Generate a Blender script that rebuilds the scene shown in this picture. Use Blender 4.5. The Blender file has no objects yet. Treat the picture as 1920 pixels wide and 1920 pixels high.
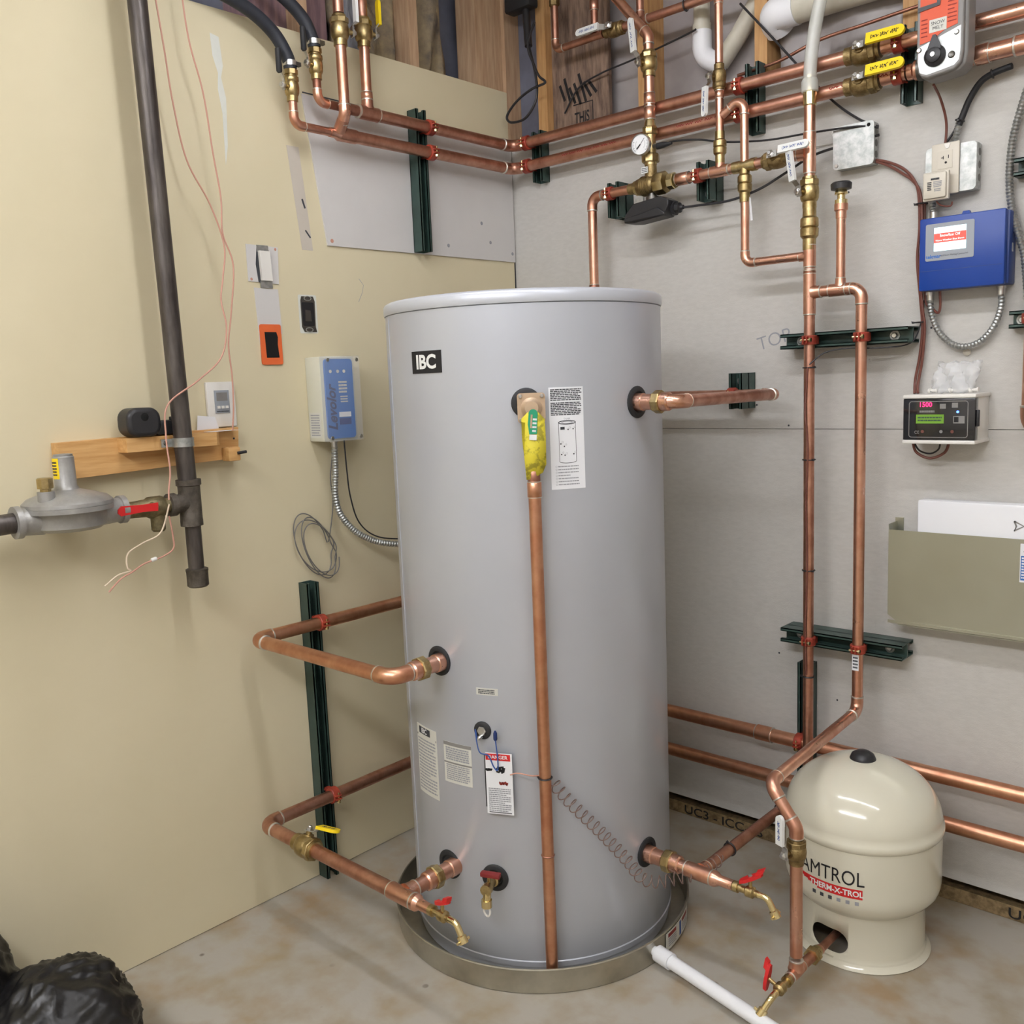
import bpy, bmesh, math, random
from mathutils import Vector as V, Matrix as MX
random.seed(7)
S = bpy.context.scene
COL = S.collection
PI = math.pi
X, Y, Z = V((1,0,0)), V((0,1,0)), V((0,0,1))
OFF = {}

# ---------------------------------------------------------------- materials
def lin(c):
    return tuple(((v/255)/12.92 if v/255 <= .04045 else ((v/255+.055)/1.055)**2.4) for v in c) + (1,)
MATS = {}
def mat(name, rgb, rough=.5, metal=0, noise=0, scale=20, bump=0, bscale=200, rgb2=None, alpha=1, trans=0, emit=0, spec=.5, stretch=None, coat=0, rnoise=0, detail=4, lo=.35, hi=.65):
    m = bpy.data.materials.new(name); m.use_nodes = True
    nt = m.node_tree; b = nt.nodes['Principled BSDF']
    c = lin(rgb)
    b.inputs['Base Color'].default_value = c
    b.inputs['Roughness'].default_value = rough
    b.inputs['Metallic'].default_value = metal
    b.inputs['Specular IOR Level'].default_value = spec
    b.inputs['Coat Weight'].default_value = coat
    if trans: b.inputs['Transmission Weight'].default_value = trans; b.inputs['IOR'].default_value = 1.35
    if alpha < 1: b.inputs['Alpha'].default_value = alpha
    if emit:
        b.inputs['Emission Color'].default_value = c; b.inputs['Emission Strength'].default_value = emit
    tc = nt.nodes.new('ShaderNodeTexCoord'); vec = tc.outputs['Object']
    if stretch:
        mp = nt.nodes.new('ShaderNodeMapping'); mp.inputs['Scale'].default_value = stretch
        nt.links.new(vec, mp.inputs['Vector']); vec = mp.outputs['Vector']
    if rgb2 or noise:
        n = nt.nodes.new('ShaderNodeTexNoise'); n.inputs['Scale'].default_value = scale; n.inputs['Detail'].default_value = detail
        n.inputs['Roughness'].default_value = .6
        nt.links.new(vec, n.inputs['Vector'])
        r = nt.nodes.new('ShaderNodeValToRGB')
        c2 = lin(rgb2) if rgb2 else tuple(x*(1-noise) for x in c[:3])+(1,)
        r.color_ramp.elements[0].position = lo; r.color_ramp.elements[1].position = hi
        r.color_ramp.elements[0].color = c2; r.color_ramp.elements[1].color = c
        nt.links.new(n.outputs['Fac'], r.inputs['Fac']); nt.links.new(r.outputs['Color'], b.inputs['Base Color'])
        if rnoise:
            mr = nt.nodes.new('ShaderNodeMapRange'); mr.inputs['To Min'].default_value = rough+rnoise; mr.inputs['To Max'].default_value = rough
            mr.inputs['From Min'].default_value = lo; mr.inputs['From Max'].default_value = hi
            nt.links.new(n.outputs['Fac'], mr.inputs['Value']); nt.links.new(mr.outputs['Result'], b.inputs['Roughness'])
    if bump:
        n2 = nt.nodes.new('ShaderNodeTexNoise'); n2.inputs['Scale'].default_value = bscale; n2.inputs['Detail'].default_value = 3
        nt.links.new(vec, n2.inputs['Vector'])
        bp = nt.nodes.new('ShaderNodeBump'); bp.inputs['Strength'].default_value = bump; bp.inputs['Distance'].default_value = .002
        nt.links.new(n2.outputs['Fac'], bp.inputs['Height']); nt.links.new(bp.outputs['Normal'], b.inputs['Normal'])
    MATS[name] = m
    return m
mat('copper', (224,176,154), .25, 1, rgb2=(204,150,126), scale=14, rnoise=.18)
mat('copper_aged', (208,160,140), .33, 1, rgb2=(176,126,106), scale=18, rnoise=.15)
mat('copper_dark', (192,142,122), .4, 1, rgb2=(140,96,80), scale=12, rnoise=.12)
mat('copper_orange', (220,168,138), .3, 1, rgb2=(200,142,112), scale=16, rnoise=.15)
mat('solder', (214,210,200), .38, .9)
mat('brass', (196,176,130), .32, 1, rgb2=(156,136,92), scale=40, bump=.15, bscale=500)
mat('brass_old', (150,138,104), .55, .8, rgb2=(104,96,72), scale=40, bump=.4, bscale=300)
mat('ink_navy', (26,48,104), .7)
mat('brass_cast', (172,152,108), .46, 1, rgb2=(128,108,74), scale=50, bump=.4, bscale=400)
mat('brass_bright', (226,208,158), .2, 1)
mat('steel', (200,200,198), .3, 1)
mat('steel_dark', (110,108,104), .4, 1)
mat('galvanized', (190,192,190), .42, .85, rgb2=(158,162,160), scale=60)
mat('plate_metal', (184,186,172), .32, .85, rgb2=(176,176,160), scale=4, detail=2)
mat('pan_metal', (190,186,172), .34, .85, rgb2=(160,156,144), scale=8)
mat('black_iron', (98,92,88), .4, .55, rgb2=(64,58,56), scale=30, stretch=(1,1,.2), bump=.2, bscale=300)
mat('iron_cast', (104,97,88), .6, .4, rgb2=(66,60,52), scale=30, bump=.5, bscale=300)
mat('cast_grey', (164,163,160), .4, .4, rgb2=(146,145,142), scale=20, bump=.2, bscale=200)
mat('strut_green', (62,84,78), .35, .1, rgb2=(48,68,62), scale=12)
mat('clamp_red', (176,72,52), .45, .1, rgb2=(128,46,34), scale=40)
mat('black_rubber', (34,35,38), .6)
mat('black_plastic', (38,38,41), .42)
mat('hose_black', (40,44,54), .55, noise=.3, scale=30)
mat('dark_hole', (8,8,8), .9)
mat('white_plastic', (226,224,218), .4)
mat('ivory_plastic', (206,200,186), .4)
mat('white_vinyl', (226,228,226), .45)
mat('paper', (226,228,232), .7)
mat('paper_warm', (206,206,198), .7)
mat('yellow_vinyl', (246,214,22), .45)
mat('red_vinyl', (206,34,36), .4)
mat('red_dull', (128,38,38), .5)
mat('ink', (60,62,68), .8)
mat('ink_dark', (24,24,26), .7)
mat('ink_light', (150,152,158), .8)
mat('ink_blue', (52,84,150), .7)
mat('ink_red', (140,46,38), .7)
mat('tank_grey', (184,188,196), .34, .2, rgb2=(180,184,192), scale=3, coat=.15)
mat('tank_lid', (190,194,202), .34, .2)
mat('amtrol', (213,210,192), .16, 0, coat=.4)
mat('orange_plastic', (226,106,54), .5)
mat('act_orange', (212,82,42), .5)
mat('act_grey', (132,130,128), .5)
mat('blue_ctrl', (14,62,150), .36)
mat('blue_ctrl_side', (32,62,130), .4)
mat('grey_bezel', (152,158,166), .4)
mat('screen_white', (214,240,244), .3, emit=.7)
mat('screen_red', (222,84,74), .3, emit=.4)
mat('screen_text', (250,240,240), .3, emit=.6)
mat('lcd_green', (98,140,44), .3, emit=.25)
mat('led_red', (255,40,100), .3, emit=1.6)
mat('led_blue', (70,110,255), .3, emit=4)
mat('smoke_black', (28,28,32), .12, coat=.5)
mat('lev_blue', (46,108,186), .4)
mat('lev_box', (206,206,190), .5)
mat('clear', (235,238,240), .12, alpha=.16)
mat('clear_tube', (214,216,210), .25, alpha=.62)
mat('bag_clear', (240,242,245), .12, alpha=.3, bump=.6, bscale=60)
mat('pvc', (222,222,214), .3)
mat('pvc_old', (208,204,190), .4, rgb2=(186,182,164), scale=10)
mat('pvc_white', (232,234,238), .3)
mat('wood', (206,164,112), .6, rgb2=(186,140,88), scale=6, stretch=(14,14,1.2), bump=.1)
mat('pine', (214,170,112), .55, rgb2=(196,148,88), scale=5, stretch=(20,1.5,20), bump=.1)
mat('stud', (198,168,136), .7, rgb2=(172,140,110), scale=6, stretch=(12,12,1), bump=.15)
mat('osb', (150,126,108), .8, rgb2=(92,74,64), scale=9, stretch=(7,7,1.1), bump=.5, bscale=60, detail=8)
mat('osb_sill', (150,128,92), .8, rgb2=(104,86,58), scale=60, bump=.5, bscale=80, detail=6)
mat('insulation', (176,158,124), .95, rgb2=(104,96,90), scale=11, bump=1, bscale=40, detail=8)
mat('vapour', (172,166,164), .45, rgb2=(150,144,144), scale=5, bump=.8, bscale=9)
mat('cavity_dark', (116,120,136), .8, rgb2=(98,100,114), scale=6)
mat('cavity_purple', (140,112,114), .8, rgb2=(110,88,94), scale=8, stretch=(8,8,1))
mat('fabric', (150,152,160), .8, rgb2=(120,122,130), scale=8, stretch=(1,14,2), bump=.8, bscale=40)
mat('drywall', (215,205,174), .75, rgb2=(211,201,169), scale=2.5, bump=.05, bscale=160)
mat('board', (199,197,192), .62, rgb2=(193,191,186), scale=40, stretch=(1,1,3), bump=.45, bscale=260)
mat('whiteboard', (208,206,204), .6, noise=.04, scale=5)
mat('mud', (218,220,212), .8, noise=.06, scale=14)
mat('mud_pink', (198,190,178), .8, noise=.05, scale=14)
mat('room_white', (218,214,206), .8)
mat('bin_black', (22,21,22), .38, bump=1, bscale=26, noise=.3, scale=6)
mat('wire_red', (196,146,128), .5)
mat('wire_brown', (112,66,56), .4)
mat('wire_clear', (214,196,172), .4)
mat('wire_grey', (112,110,108), .5)
mat('wire_coil', (118,96,88), .4)
mat('tag_yellow', (214,200,56), .6, rgb2=(160,150,46), scale=45, lo=.42, hi=.5)
mat('tag_green', (36,150,110), .6)
mat('beige_metal', (196,172,146), .42, .5)
mat('orange_gas', (210,150,60), .5)
mat('gauge_glass', (236,238,240), .15)
mat('lamp', (248,249,255), .5, emit=15)

def concrete():
    m = bpy.data.materials.new('concrete'); m.use_nodes = True; nt = m.node_tree; b = nt.nodes['Principled BSDF']
    N = nt.nodes.new; L = nt.links.new
    tc = N('ShaderNodeTexCoord')
    def noise(sc, det=5, off=(0,0,0)):
        mp = N('ShaderNodeMapping'); mp.inputs['Location'].default_value = off; L(tc.outputs['Object'], mp.inputs['Vector'])
        n = N('ShaderNodeTexNoise'); n.inputs['Scale'].default_value = sc; n.inputs['Detail'].default_value = det
        L(mp.outputs['Vector'], n.inputs['Vector']); return n.outputs['Fac']
    def ramp(f, p0, p1, c0, c1):
        r = N('ShaderNodeValToRGB'); r.color_ramp.elements[0].position = p0; r.color_ramp.elements[1].position = p1
        r.color_ramp.elements[0].color = c0; r.color_ramp.elements[1].color = c1; L(f, r.inputs['Fac']); return r.outputs['Color']
    def mix(f, a, bb):
        x = N('ShaderNodeMix'); x.data_type = 'RGBA'; L(f, x.inputs[0]); L(a, x.inputs[6])
        if isinstance(bb, tuple): x.inputs[7].default_value = bb
        else: L(bb, x.inputs[7])
        return x.outputs[2]
    base = ramp(noise(2.2, 6), .35, .65, lin((128,110,74)), lin((160,140,102)))
    K = (0,0,0,1); W = (1,1,1,1)
    g = ramp(noise(5, 4, (7,3,0)), .36, .54, K, (.95,.95,.95,1))
    # the greenish mineral stain lies on the slab in front of the pan, tawny elsewhere
    sx = N('ShaderNodeSeparateXYZ'); L(tc.outputs['Object'], sx.inputs[0])
    dv = N('ShaderNodeVectorMath'); dv.operation = 'DISTANCE'; L(tc.outputs['Object'], dv.inputs[0]); dv.inputs[1].default_value = (1.1,-1.0,0)
    near = N('ShaderNodeMapRange'); near.inputs['From Min'].default_value = .62; near.inputs['From Max'].default_value = .2
    L(dv.outputs['Value'], near.inputs['Value'])
    mu = N('ShaderNodeMath'); mu.operation = 'MULTIPLY'; L(g, mu.inputs[0]); L(near.outputs['Result'], mu.inputs[1])
    c = mix(mu.outputs[0], base, lin((96,140,116)))
    t = ramp(noise(3.4, 5, (8,2,0)), .48, .7, K, (.7,.7,.7,1))
    c = mix(t, c, lin((156,118,68)))
    edge = N('ShaderNodeMapRange'); edge.inputs['From Min'].default_value = .32; edge.inputs['From Max'].default_value = .1
    L(sx.outputs[0], edge.inputs['Value'])
    e2 = ramp(noise(9, 5, (1,5,0)), .3, .6, (.3,.3,.3,1), W)
    mu2 = N('ShaderNodeMath'); mu2.operation = 'MULTIPLY'; L(e2, mu2.inputs[0]); L(edge.outputs['Result'], mu2.inputs[1])
    c = mix(mu2.outputs[0], c, lin((168,163,152)))
    vo = N('ShaderNodeTexVoronoi'); vo.inputs['Scale'].default_value = 9; vo.inputs['Randomness'].default_value = 1; L(tc.outputs['Object'], vo.inputs['Vector'])
    sp = ramp(vo.outputs['Distance'], .05, .085, (.8,.8,.8,1), K)
    pat = ramp(noise(2.6, 2, (4,4,0)), .5, .56, K, W)
    mu3 = N('ShaderNodeMath'); mu3.operation = 'MULTIPLY'; L(sp, mu3.inputs[0]); L(pat, mu3.inputs[1])
    c = mix(mu3.outputs[0], c, lin((92,84,70)))
    L(c, b.inputs['Base Color']); b.inputs['Roughness'].default_value = .62
    bp = N('ShaderNodeBump'); bp.inputs['Strength'].default_value = .15; bp.inputs['Distance'].default_value = .003
    L(noise(70, 5), bp.inputs['Height']); L(bp.outputs['Normal'], b.inputs['Normal'])
    MATS['concrete'] = m
concrete()

# ---------------------------------------------------------------- mesh builder
def basis(d):
    d = V(d).normalized(); a = Z if abs(d.z) < .9 else X
    u = d.cross(a).normalized(); return d, u, d.cross(u).normalized()
def spline(pts, n=10, closed=False):
    P = [V(p) for p in pts]; out = []
    m = len(P); rng = range(m if closed else m-1)
    for i in rng:
        if closed: a, b, c, d = P[(i-1)%m], P[i], P[(i+1)%m], P[(i+2)%m]
        else: a, b, c, d = P[max(i-1,0)], P[i], P[i+1], P[min(i+2,m-1)]
        for k in range(n):
            t = k/n
            out.append(.5*((2*b)+(c-a)*t+(2*a-5*b+4*c-d)*t*t+(3*b-a-3*c+d)*t**3))
    if not closed: out.append(P[-1].copy())
    return out
def roundpath(pts, R, n=8):
    P = [V(p) for p in pts]; out = [P[0]]
    for i in range(1, len(P)-1):
        d1 = (P[i]-P[i-1]); d2 = (P[i+1]-P[i]); l = min(d1.length, d2.length)/2; d1.normalize(); d2.normalize()
        a = d1.angle(d2)
        if a < .01: out.append(P[i]); continue
        t = min(R*math.tan(a/2), l); A = P[i]-d1*t; B = P[i]+d2*t
        for k in range(n+1):
            s = k/n; out.append((1-s)**2*A+2*s*(1-s)*P[i]+s*s*B)
    out.append(P[-1]); return out
class MB:
    def __init__(s): s.bm = bmesh.new(); s.ms = []; s.m = 0
    def use(s, n):
        if n not in s.ms: s.ms.append(n)
        s.m = s.ms.index(n); return s
    def face(s, vs):
        try: f = s.bm.faces.new(vs); f.material_index = s.m; f.smooth = True; return f
        except ValueError: return None
    def tube(s, pts, r, m='copper', seg=14, caps=True, closed=False, rf=None):
        s.use(m); P = [V(p) for p in pts]; n = len(P); rings = []; prev = None
        for i in range(n):
            if closed: t = P[(i+1)%n]-P[i-1]
            else: t = P[min(i+1,n-1)]-P[max(i-1,0)]
            if t.length < 1e-9: t = Z.copy()
            t.normalize()
            if prev is None: _, u, w = basis(t)
            else:
                u = prev-t*prev.dot(t)
                if u.length < 1e-6: _, u, w = basis(t)
                u.normalize(); w = t.cross(u)
            prev = u; rr = rf(i) if rf else r
            rings.append([s.bm.verts.new(P[i]+(u*math.cos(a)+w*math.sin(a))*rr) for a in [2*PI*k/seg for k in range(seg)]])
        for i in range(n if closed else n-1):
            A, B = rings[i], rings[(i+1)%n]
            for k in range(seg): s.face([A[k], A[(k+1)%seg], B[(k+1)%seg], B[k]])
        if caps and not closed: s.face(rings[0][::-1]); s.face(rings[-1])
        return s
    def lathe(s, o, d, prof, m='copper', seg=24, caps=True, a0=0):
        s.use(m); o = V(o); d, u, w = basis(d); rings = []
        for t, r in prof:
            c = o+d*t
            if r < 1e-6: rings.append([s.bm.verts.new(c)])
            else: rings.append([s.bm.verts.new(c+(u*math.cos(a+a0)+w*math.sin(a+a0))*r) for a in [2*PI*k/seg for k in range(seg)]])
        for i in range(len(rings)-1):
            A, B = rings[i], rings[i+1]
            for k in range(seg):
                j = (k+1)%seg
                if len(A) == 1 and len(B) == 1: break
                if len(A) == 1: s.face([A[0], B[j], B[k]])
                elif len(B) == 1: s.face([A[k], A[j], B[0]])
                else: s.face([A[k], A[j], B[j], B[k]])
        if caps:
            if len(rings[0]) > 1: s.face(rings[0][::-1])
            if len(rings[-1]) > 1: s.face(rings[-1])
        return s
    def box(s, c, sz, m, R=None, bev=0):
        s.use(m); c = V(c); h = V(sz)/2; vs = []
        for i in range(8):
            p = V(((1 if i&1 else -1)*h.x, (1 if i&2 else -1)*h.y, (1 if i&4 else -1)*h.z))
            if R: p = R @ p
            vs.append(s.bm.verts.new(c+p))
        fs = []
        for q in ((0,2,3,1),(4,5,7,6),(0,1,5,4),(2,6,7,3),(0,4,6,2),(1,3,7,5)):
            fs.append(s.face([vs[k] for k in q]))
        if bev:
            es = list({e for f in fs for e in f.edges})
            bmesh.ops.bevel(s.bm, geom=es, offset=bev, segments=2, affect='EDGES', profile=.5, material=s.m)
        return s
    def bx(s, x0, x1, y0, y1, z0, z1, m, bev=0):
        return s.box(((x0+x1)/2, (y0+y1)/2, (z0+z1)/2), (abs(x1-x0), abs(y1-y0), abs(z1-z0)), m, None, bev)
    def prism(s, poly, o, ux, uy, ex, m):
        """polygon in the plane (ux,uy) at o, extruded by the vector ex"""
        s.use(m); o, ux, uy, ex = V(o), V(ux), V(uy), V(ex)
        A = [s.bm.verts.new(o+ux*x+uy*y) for x, y in poly]; B = [s.bm.verts.new(o+ux*x+uy*y+ex) for x, y in poly]
        s.face(A[::-1]); s.face(B); n = len(poly)
        for k in range(n): s.face([A[k], A[(k+1)%n], B[(k+1)%n], B[k]])
        return s
    def sphere(s, c, r, m, sx=1, sy=1, sz=1, seg=20, rg=12):
        s.use(m); c = V(c); rings = []
        for i in range(rg+1):
            th = PI*i/rg
            if i in (0, rg): rings.append([s.bm.verts.new(c+V((0,0,r*sz*math.cos(th))))])
            else: rings.append([s.bm.verts.new(c+V((r*sx*math.sin(th)*math.cos(a), r*sy*math.sin(th)*math.sin(a), r*sz*math.cos(th)))) for a in [2*PI*k/seg for k in range(seg)]])
        for i in range(rg):
            A, B = rings[i], rings[i+1]
            for k in range(seg):
                j = (k+1)%seg
                if len(A) == 1: s.face([A[0], B[k], B[j]])
                elif len(B) == 1: s.face([A[k], B[0], A[j]])
                else: s.face([A[k], B[k], B[j], A[j]])
        return s
    def panel(s, F, x0, x1, y0, y1, h0, h1, m, nx=1):
        """a slab laid on a surface frame F(x,y,h)"""
        s.use(m); xs = [x0+(x1-x0)*i/nx for i in range(nx+1)]
        g = [[[s.bm.verts.new(F(x, y, h)) for h in (h0, h1)] for y in (y0, y1)] for x in xs]
        for i in range(nx):
            a, b = g[i], g[i+1]
            s.face([a[0][1], b[0][1], b[1][1], a[1][1]]); s.face([a[0][0], a[1][0], b[1][0], b[0][0]])
            s.face([a[0][0], b[0][0], b[0][1], a[0][1]]); s.face([a[1][0], a[1][1], b[1][1], b[1][0]])
        a, b = g[0], g[-1]
        s.face([a[0][0], a[0][1], a[1][1], a[1][0]]); s.face([b[0][0], b[1][0], b[1][1], b[0][1]])
        return s
    def polypanel(s, F, poly, h0, h1, m):
        s.use(m); A = [s.bm.verts.new(F(x, y, h0)) for x, y in poly]; B = [s.bm.verts.new(F(x, y, h1)) for x, y in poly]
        s.face(A[::-1]); s.face(B); n = len(poly)
        for k in range(n): s.face([A[k], A[(k+1)%n], B[(k+1)%n], B[k]])
        return s
    def ribbon(s, F, pts, w, h, m):
        s.use(m); prev = None
        for i, (x, y) in enumerate(pts):
            a = pts[max(i-1,0)]; b = pts[min(i+1,len(pts)-1)]
            dx, dy = b[0]-a[0], b[1]-a[1]; l = math.hypot(dx, dy) or 1; nx, ny = -dy/l*w/2, dx/l*w/2
            cur = (s.bm.verts.new(F(x-nx, y-ny, h)), s.bm.verts.new(F(x+nx, y+ny, h)))
            if prev: s.face([prev[0], cur[0], cur[1], prev[1]])
            prev = cur
        return s
    def text(s, F, txt, size, m, h=.0006, x=0, y=0, align='CENTER', bold=0, sx=1, rot=0, shear=0):
        s.use(m); cu = bpy.data.curves.new('t', 'FONT'); cu.body = txt; cu.size = size; cu.align_x = align; cu.align_y = 'CENTER'; cu.offset = bold*size; cu.shear = shear
        cu.resolution_u = 4
        o = bpy.data.objects.new('t', cu); me = bpy.data.meshes.new_from_object(o)
        tm = bmesh.new(); tm.from_mesh(me); bmesh.ops.triangulate(tm, faces=tm.faces)
        c, q = math.cos(rot), math.sin(rot); mp = {}
        for v in tm.verts:
            a, b = v.co.x*sx, v.co.y; mp[v.index] = s.bm.verts.new(F(x+a*c-b*q, y+a*q+b*c, h))
        for f in tm.faces: s.face([mp[v.index] for v in f.verts])
        tm.free(); bpy.data.objects.remove(o); bpy.data.curves.remove(cu); bpy.data.meshes.remove(me)
        return s
    def lines(s, F, x0, x1, y0, y1, n, m, h=.0006, t=.45, ragged=.3, seed=1):
        """rows of print too small to read in the photograph, as broken bars"""
        rd = random.Random(seed); step = (y1-y0)/n
        for i in range(n):
            y = y1-step*(i+.5); x = x0; end = x1-(x1-x0)*rd.random()*ragged*(1 if i % 4 == 3 else .1)
            while x < end:
                w = min((x1-x0)*(.05+.1*rd.random()), end-x)
                s.use(m); s.face([s.bm.verts.new(F(a, b, h)) for a, b in ((x, y-step*t/2), (x+w, y-step*t/2), (x+w, y+step*t/2), (x, y+step*t/2))])
                x += w+(x1-x0)*.015
        return s
    def scribble(s, F, x0, x1, y, amp, w, m, h=.0006, seed=1, words=3):
        rd = random.Random(seed); L = (x1-x0)/words
        for k in range(words):
            a = x0+k*L; b = a+L*.78; n = 22; pts = []
            for i in range(n):
                t = i/(n-1); pts.append((a+(b-a)*t+amp*.35*math.sin(t*26+rd.random()), y+amp*math.sin(t*19+rd.random()*1.4+k)*(.5+.5*rd.random())))
            s.ribbon(F, pts, w, h, m)
        return s
    def build(s, name, parent=None, sharp=38, noroot=False):
        me = bpy.data.meshes.new(name)
        off = V((0,0,0))
        if parent is not None: off = OFF[parent.name]
        elif not noroot:
            vs = s.bm.verts; n = len(vs)
            lo = V((min(v.co.x for v in vs), min(v.co.y for v in vs), min(v.co.z for v in vs)))
            hi = V((max(v.co.x for v in vs), max(v.co.y for v in vs), max(v.co.z for v in vs)))
            off = V(((lo.x+hi.x)/2, (lo.y+hi.y)/2, lo.z))
        bmesh.ops.translate(s.bm, verts=s.bm.verts, vec=-off)
        s.bm.to_mesh(me); s.bm.free()
        for n in s.ms: me.materials.append(MATS[n])
        me.set_sharp_from_angle(angle=math.radians(sharp))
        o = bpy.data.objects.new(name, me); COL.objects.link(o)
        if parent is not None: o.parent = parent
        else: o.location = off
        OFF[o.name] = off
        return o
def tag(o, label=None, cat=None, group=None, kind=None):
    if label: o['label'] = label
    if cat: o['category'] = cat
    if group: o['group'] = group
    if kind: o['kind'] = kind
    return o
def thing(name, label, cat, loc, group=None):
    o = bpy.data.objects.new(name, None); COL.objects.link(o); o.location = V(loc); o.empty_display_size = .05
    OFF[o.name] = V(loc); return tag(o, label, cat, group)
def copy_thing(o, d, label):
    c = o.copy(); COL.objects.link(c); c.location = o.location+V(d); c['label'] = label
    def rec(a, b):
        for ch in a.children:
            k = ch.copy(); COL.objects.link(k); k.parent = b; rec(ch, k)
    rec(o, c); return c
def frame(o, ux, uy):
    o, ux, uy = V(o), V(ux).normalized(), V(uy).normalized(); n = ux.cross(uy)
    return lambda x, y, h: o+ux*x+uy*y+n*h
def cframe(c, r, ang, z):
    a0 = math.radians(ang)
    return lambda x, y, h: V((c[0]+(r+h)*math.cos(a0+x/r), c[1]+(r+h)*math.sin(a0+x/r), z+y))
def rrect(w, h, r, n=5):
    out = []
    for cx, cy, a in ((w/2-r,h/2-r,0),(-w/2+r,h/2-r,PI/2),(-w/2+r,-h/2+r,PI),(w/2-r,-h/2+r,1.5*PI)):
        for k in range(n+1): out.append((cx+r*math.cos(a+PI/2*k/n), cy+r*math.sin(a+PI/2*k/n)))
    return out

# ---------------------------------------------------------------- plumbing kit
def elbow(root, P, d1, d2, r, m='copper', sol=True, name='elbow'):
    P, d1, d2 = V(P), V(d1).normalized(), V(d2).normalized(); a = d1.angle(d2); R = 2.0*r; t = R*math.tan(a/2); k = r*.9
    A, B = P-d1*t, P+d2*t; pts = [A-d1*k]; n = 10
    bis = (d2-d1).normalized(); cen = P+bis*(R/math.cos(a/2))
    for i in range(n+1):
        th = a*i/n; u = (A-cen); ax = d1.cross(d2).normalized()
        pts.append(cen+MX.Rotation(th, 3, ax) @ u)
    pts.append(B+d2*k)
    mb = MB(); mb.tube(pts, r*1.12, m, 18)
    if sol:
        for q, d in ((pts[0], d1), (pts[-1], -d2)): mb.lathe(q-d*r*.16, d, [(0,r*1.02),(r*.1,r*1.17),(r*.3,r*1.17)], 'solder', 18)
    mb.build(name, root, 50); return t+k
def tee(root, P, d, b, r, rb=None, m='copper', L=None, name='tee'):
    P, d, b = V(P), V(d).normalized(), V(b).normalized(); rb = rb or r; L = L or (rb*1.1+r*1.2)
    mb = MB(); mb.lathe(P-d*L, d, [(0,r*1.1),(0,r*1.14),(2*L,r*1.14)], m, 20)
    mb.lathe(P, b, [(r*.6,rb*1.35),(r*1.25,rb*1.16),(r*1.2+rb*1.1,rb*1.13)], m, 20)
    for q, dd, rr in ((P-d*L, d, r), (P+d*L, -d, r), (P+b*(r*1.2+rb*1.1), -b, rb)): mb.lathe(q-dd*rr*.12, dd, [(0,rr*1.02),(rr*.08,rr*1.17),(rr*.25,rr*1.17)], 'solder', 20)
    mb.build(name, root, 50)
def coupling(root, P, d, r, L=.03, m='copper', name='coupling', sol=True):
    P, d = V(P), V(d).normalized(); mb = MB(); mb.lathe(P-d*L/2, d, [(0,r*1.03),(.0015,r*1.14),(L-.0015,r*1.14),(L,r*1.03)], m, 20)
    if sol:
        for q in (P-d*(L/2+.001), P+d*(L/2-.0006)): mb.lathe(q, d, [(0,r*1.03),(0,r*1.15),(.0018,r*1.15),(.0018,r*1.03)], 'solder', 20)
    mb.build(name, root, 50)
def pipe(root, A, B, r, m='copper', name='pipe'):
    A, B = V(A), V(B); MB().lathe(A, B-A, [(0,r),((B-A).length,r)], m, 20).build(name, root)
def run(root, pts, r, m='copper', em=None, sol=True):
    """straight pipes with elbows between the way points"""
    P = [V(p) for p in pts]; tr = [0]*len(P)
    for i in range(1, len(P)-1):
        tr[i] = elbow(root, P[i], P[i]-P[i-1], P[i+1]-P[i], r, em or m, sol)
    for i in range(len(P)-1):
        d = (P[i+1]-P[i]).normalized(); a = P[i]+d*max(0, tr[i]-r*.5); b = P[i+1]-d*max(0, tr[i+1]-r*.5)
        if (b-a).dot(d) > .004: pipe(root, a, b, r, m)
def hexring(mb, P, d, R, L, m='brass', seg=6): mb.lathe(V(P)-V(d).normalized()*L/2, d, [(0,R*.93),(L*.12,R),(L*.88,R),(L,R*.93)], m, seg)
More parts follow.
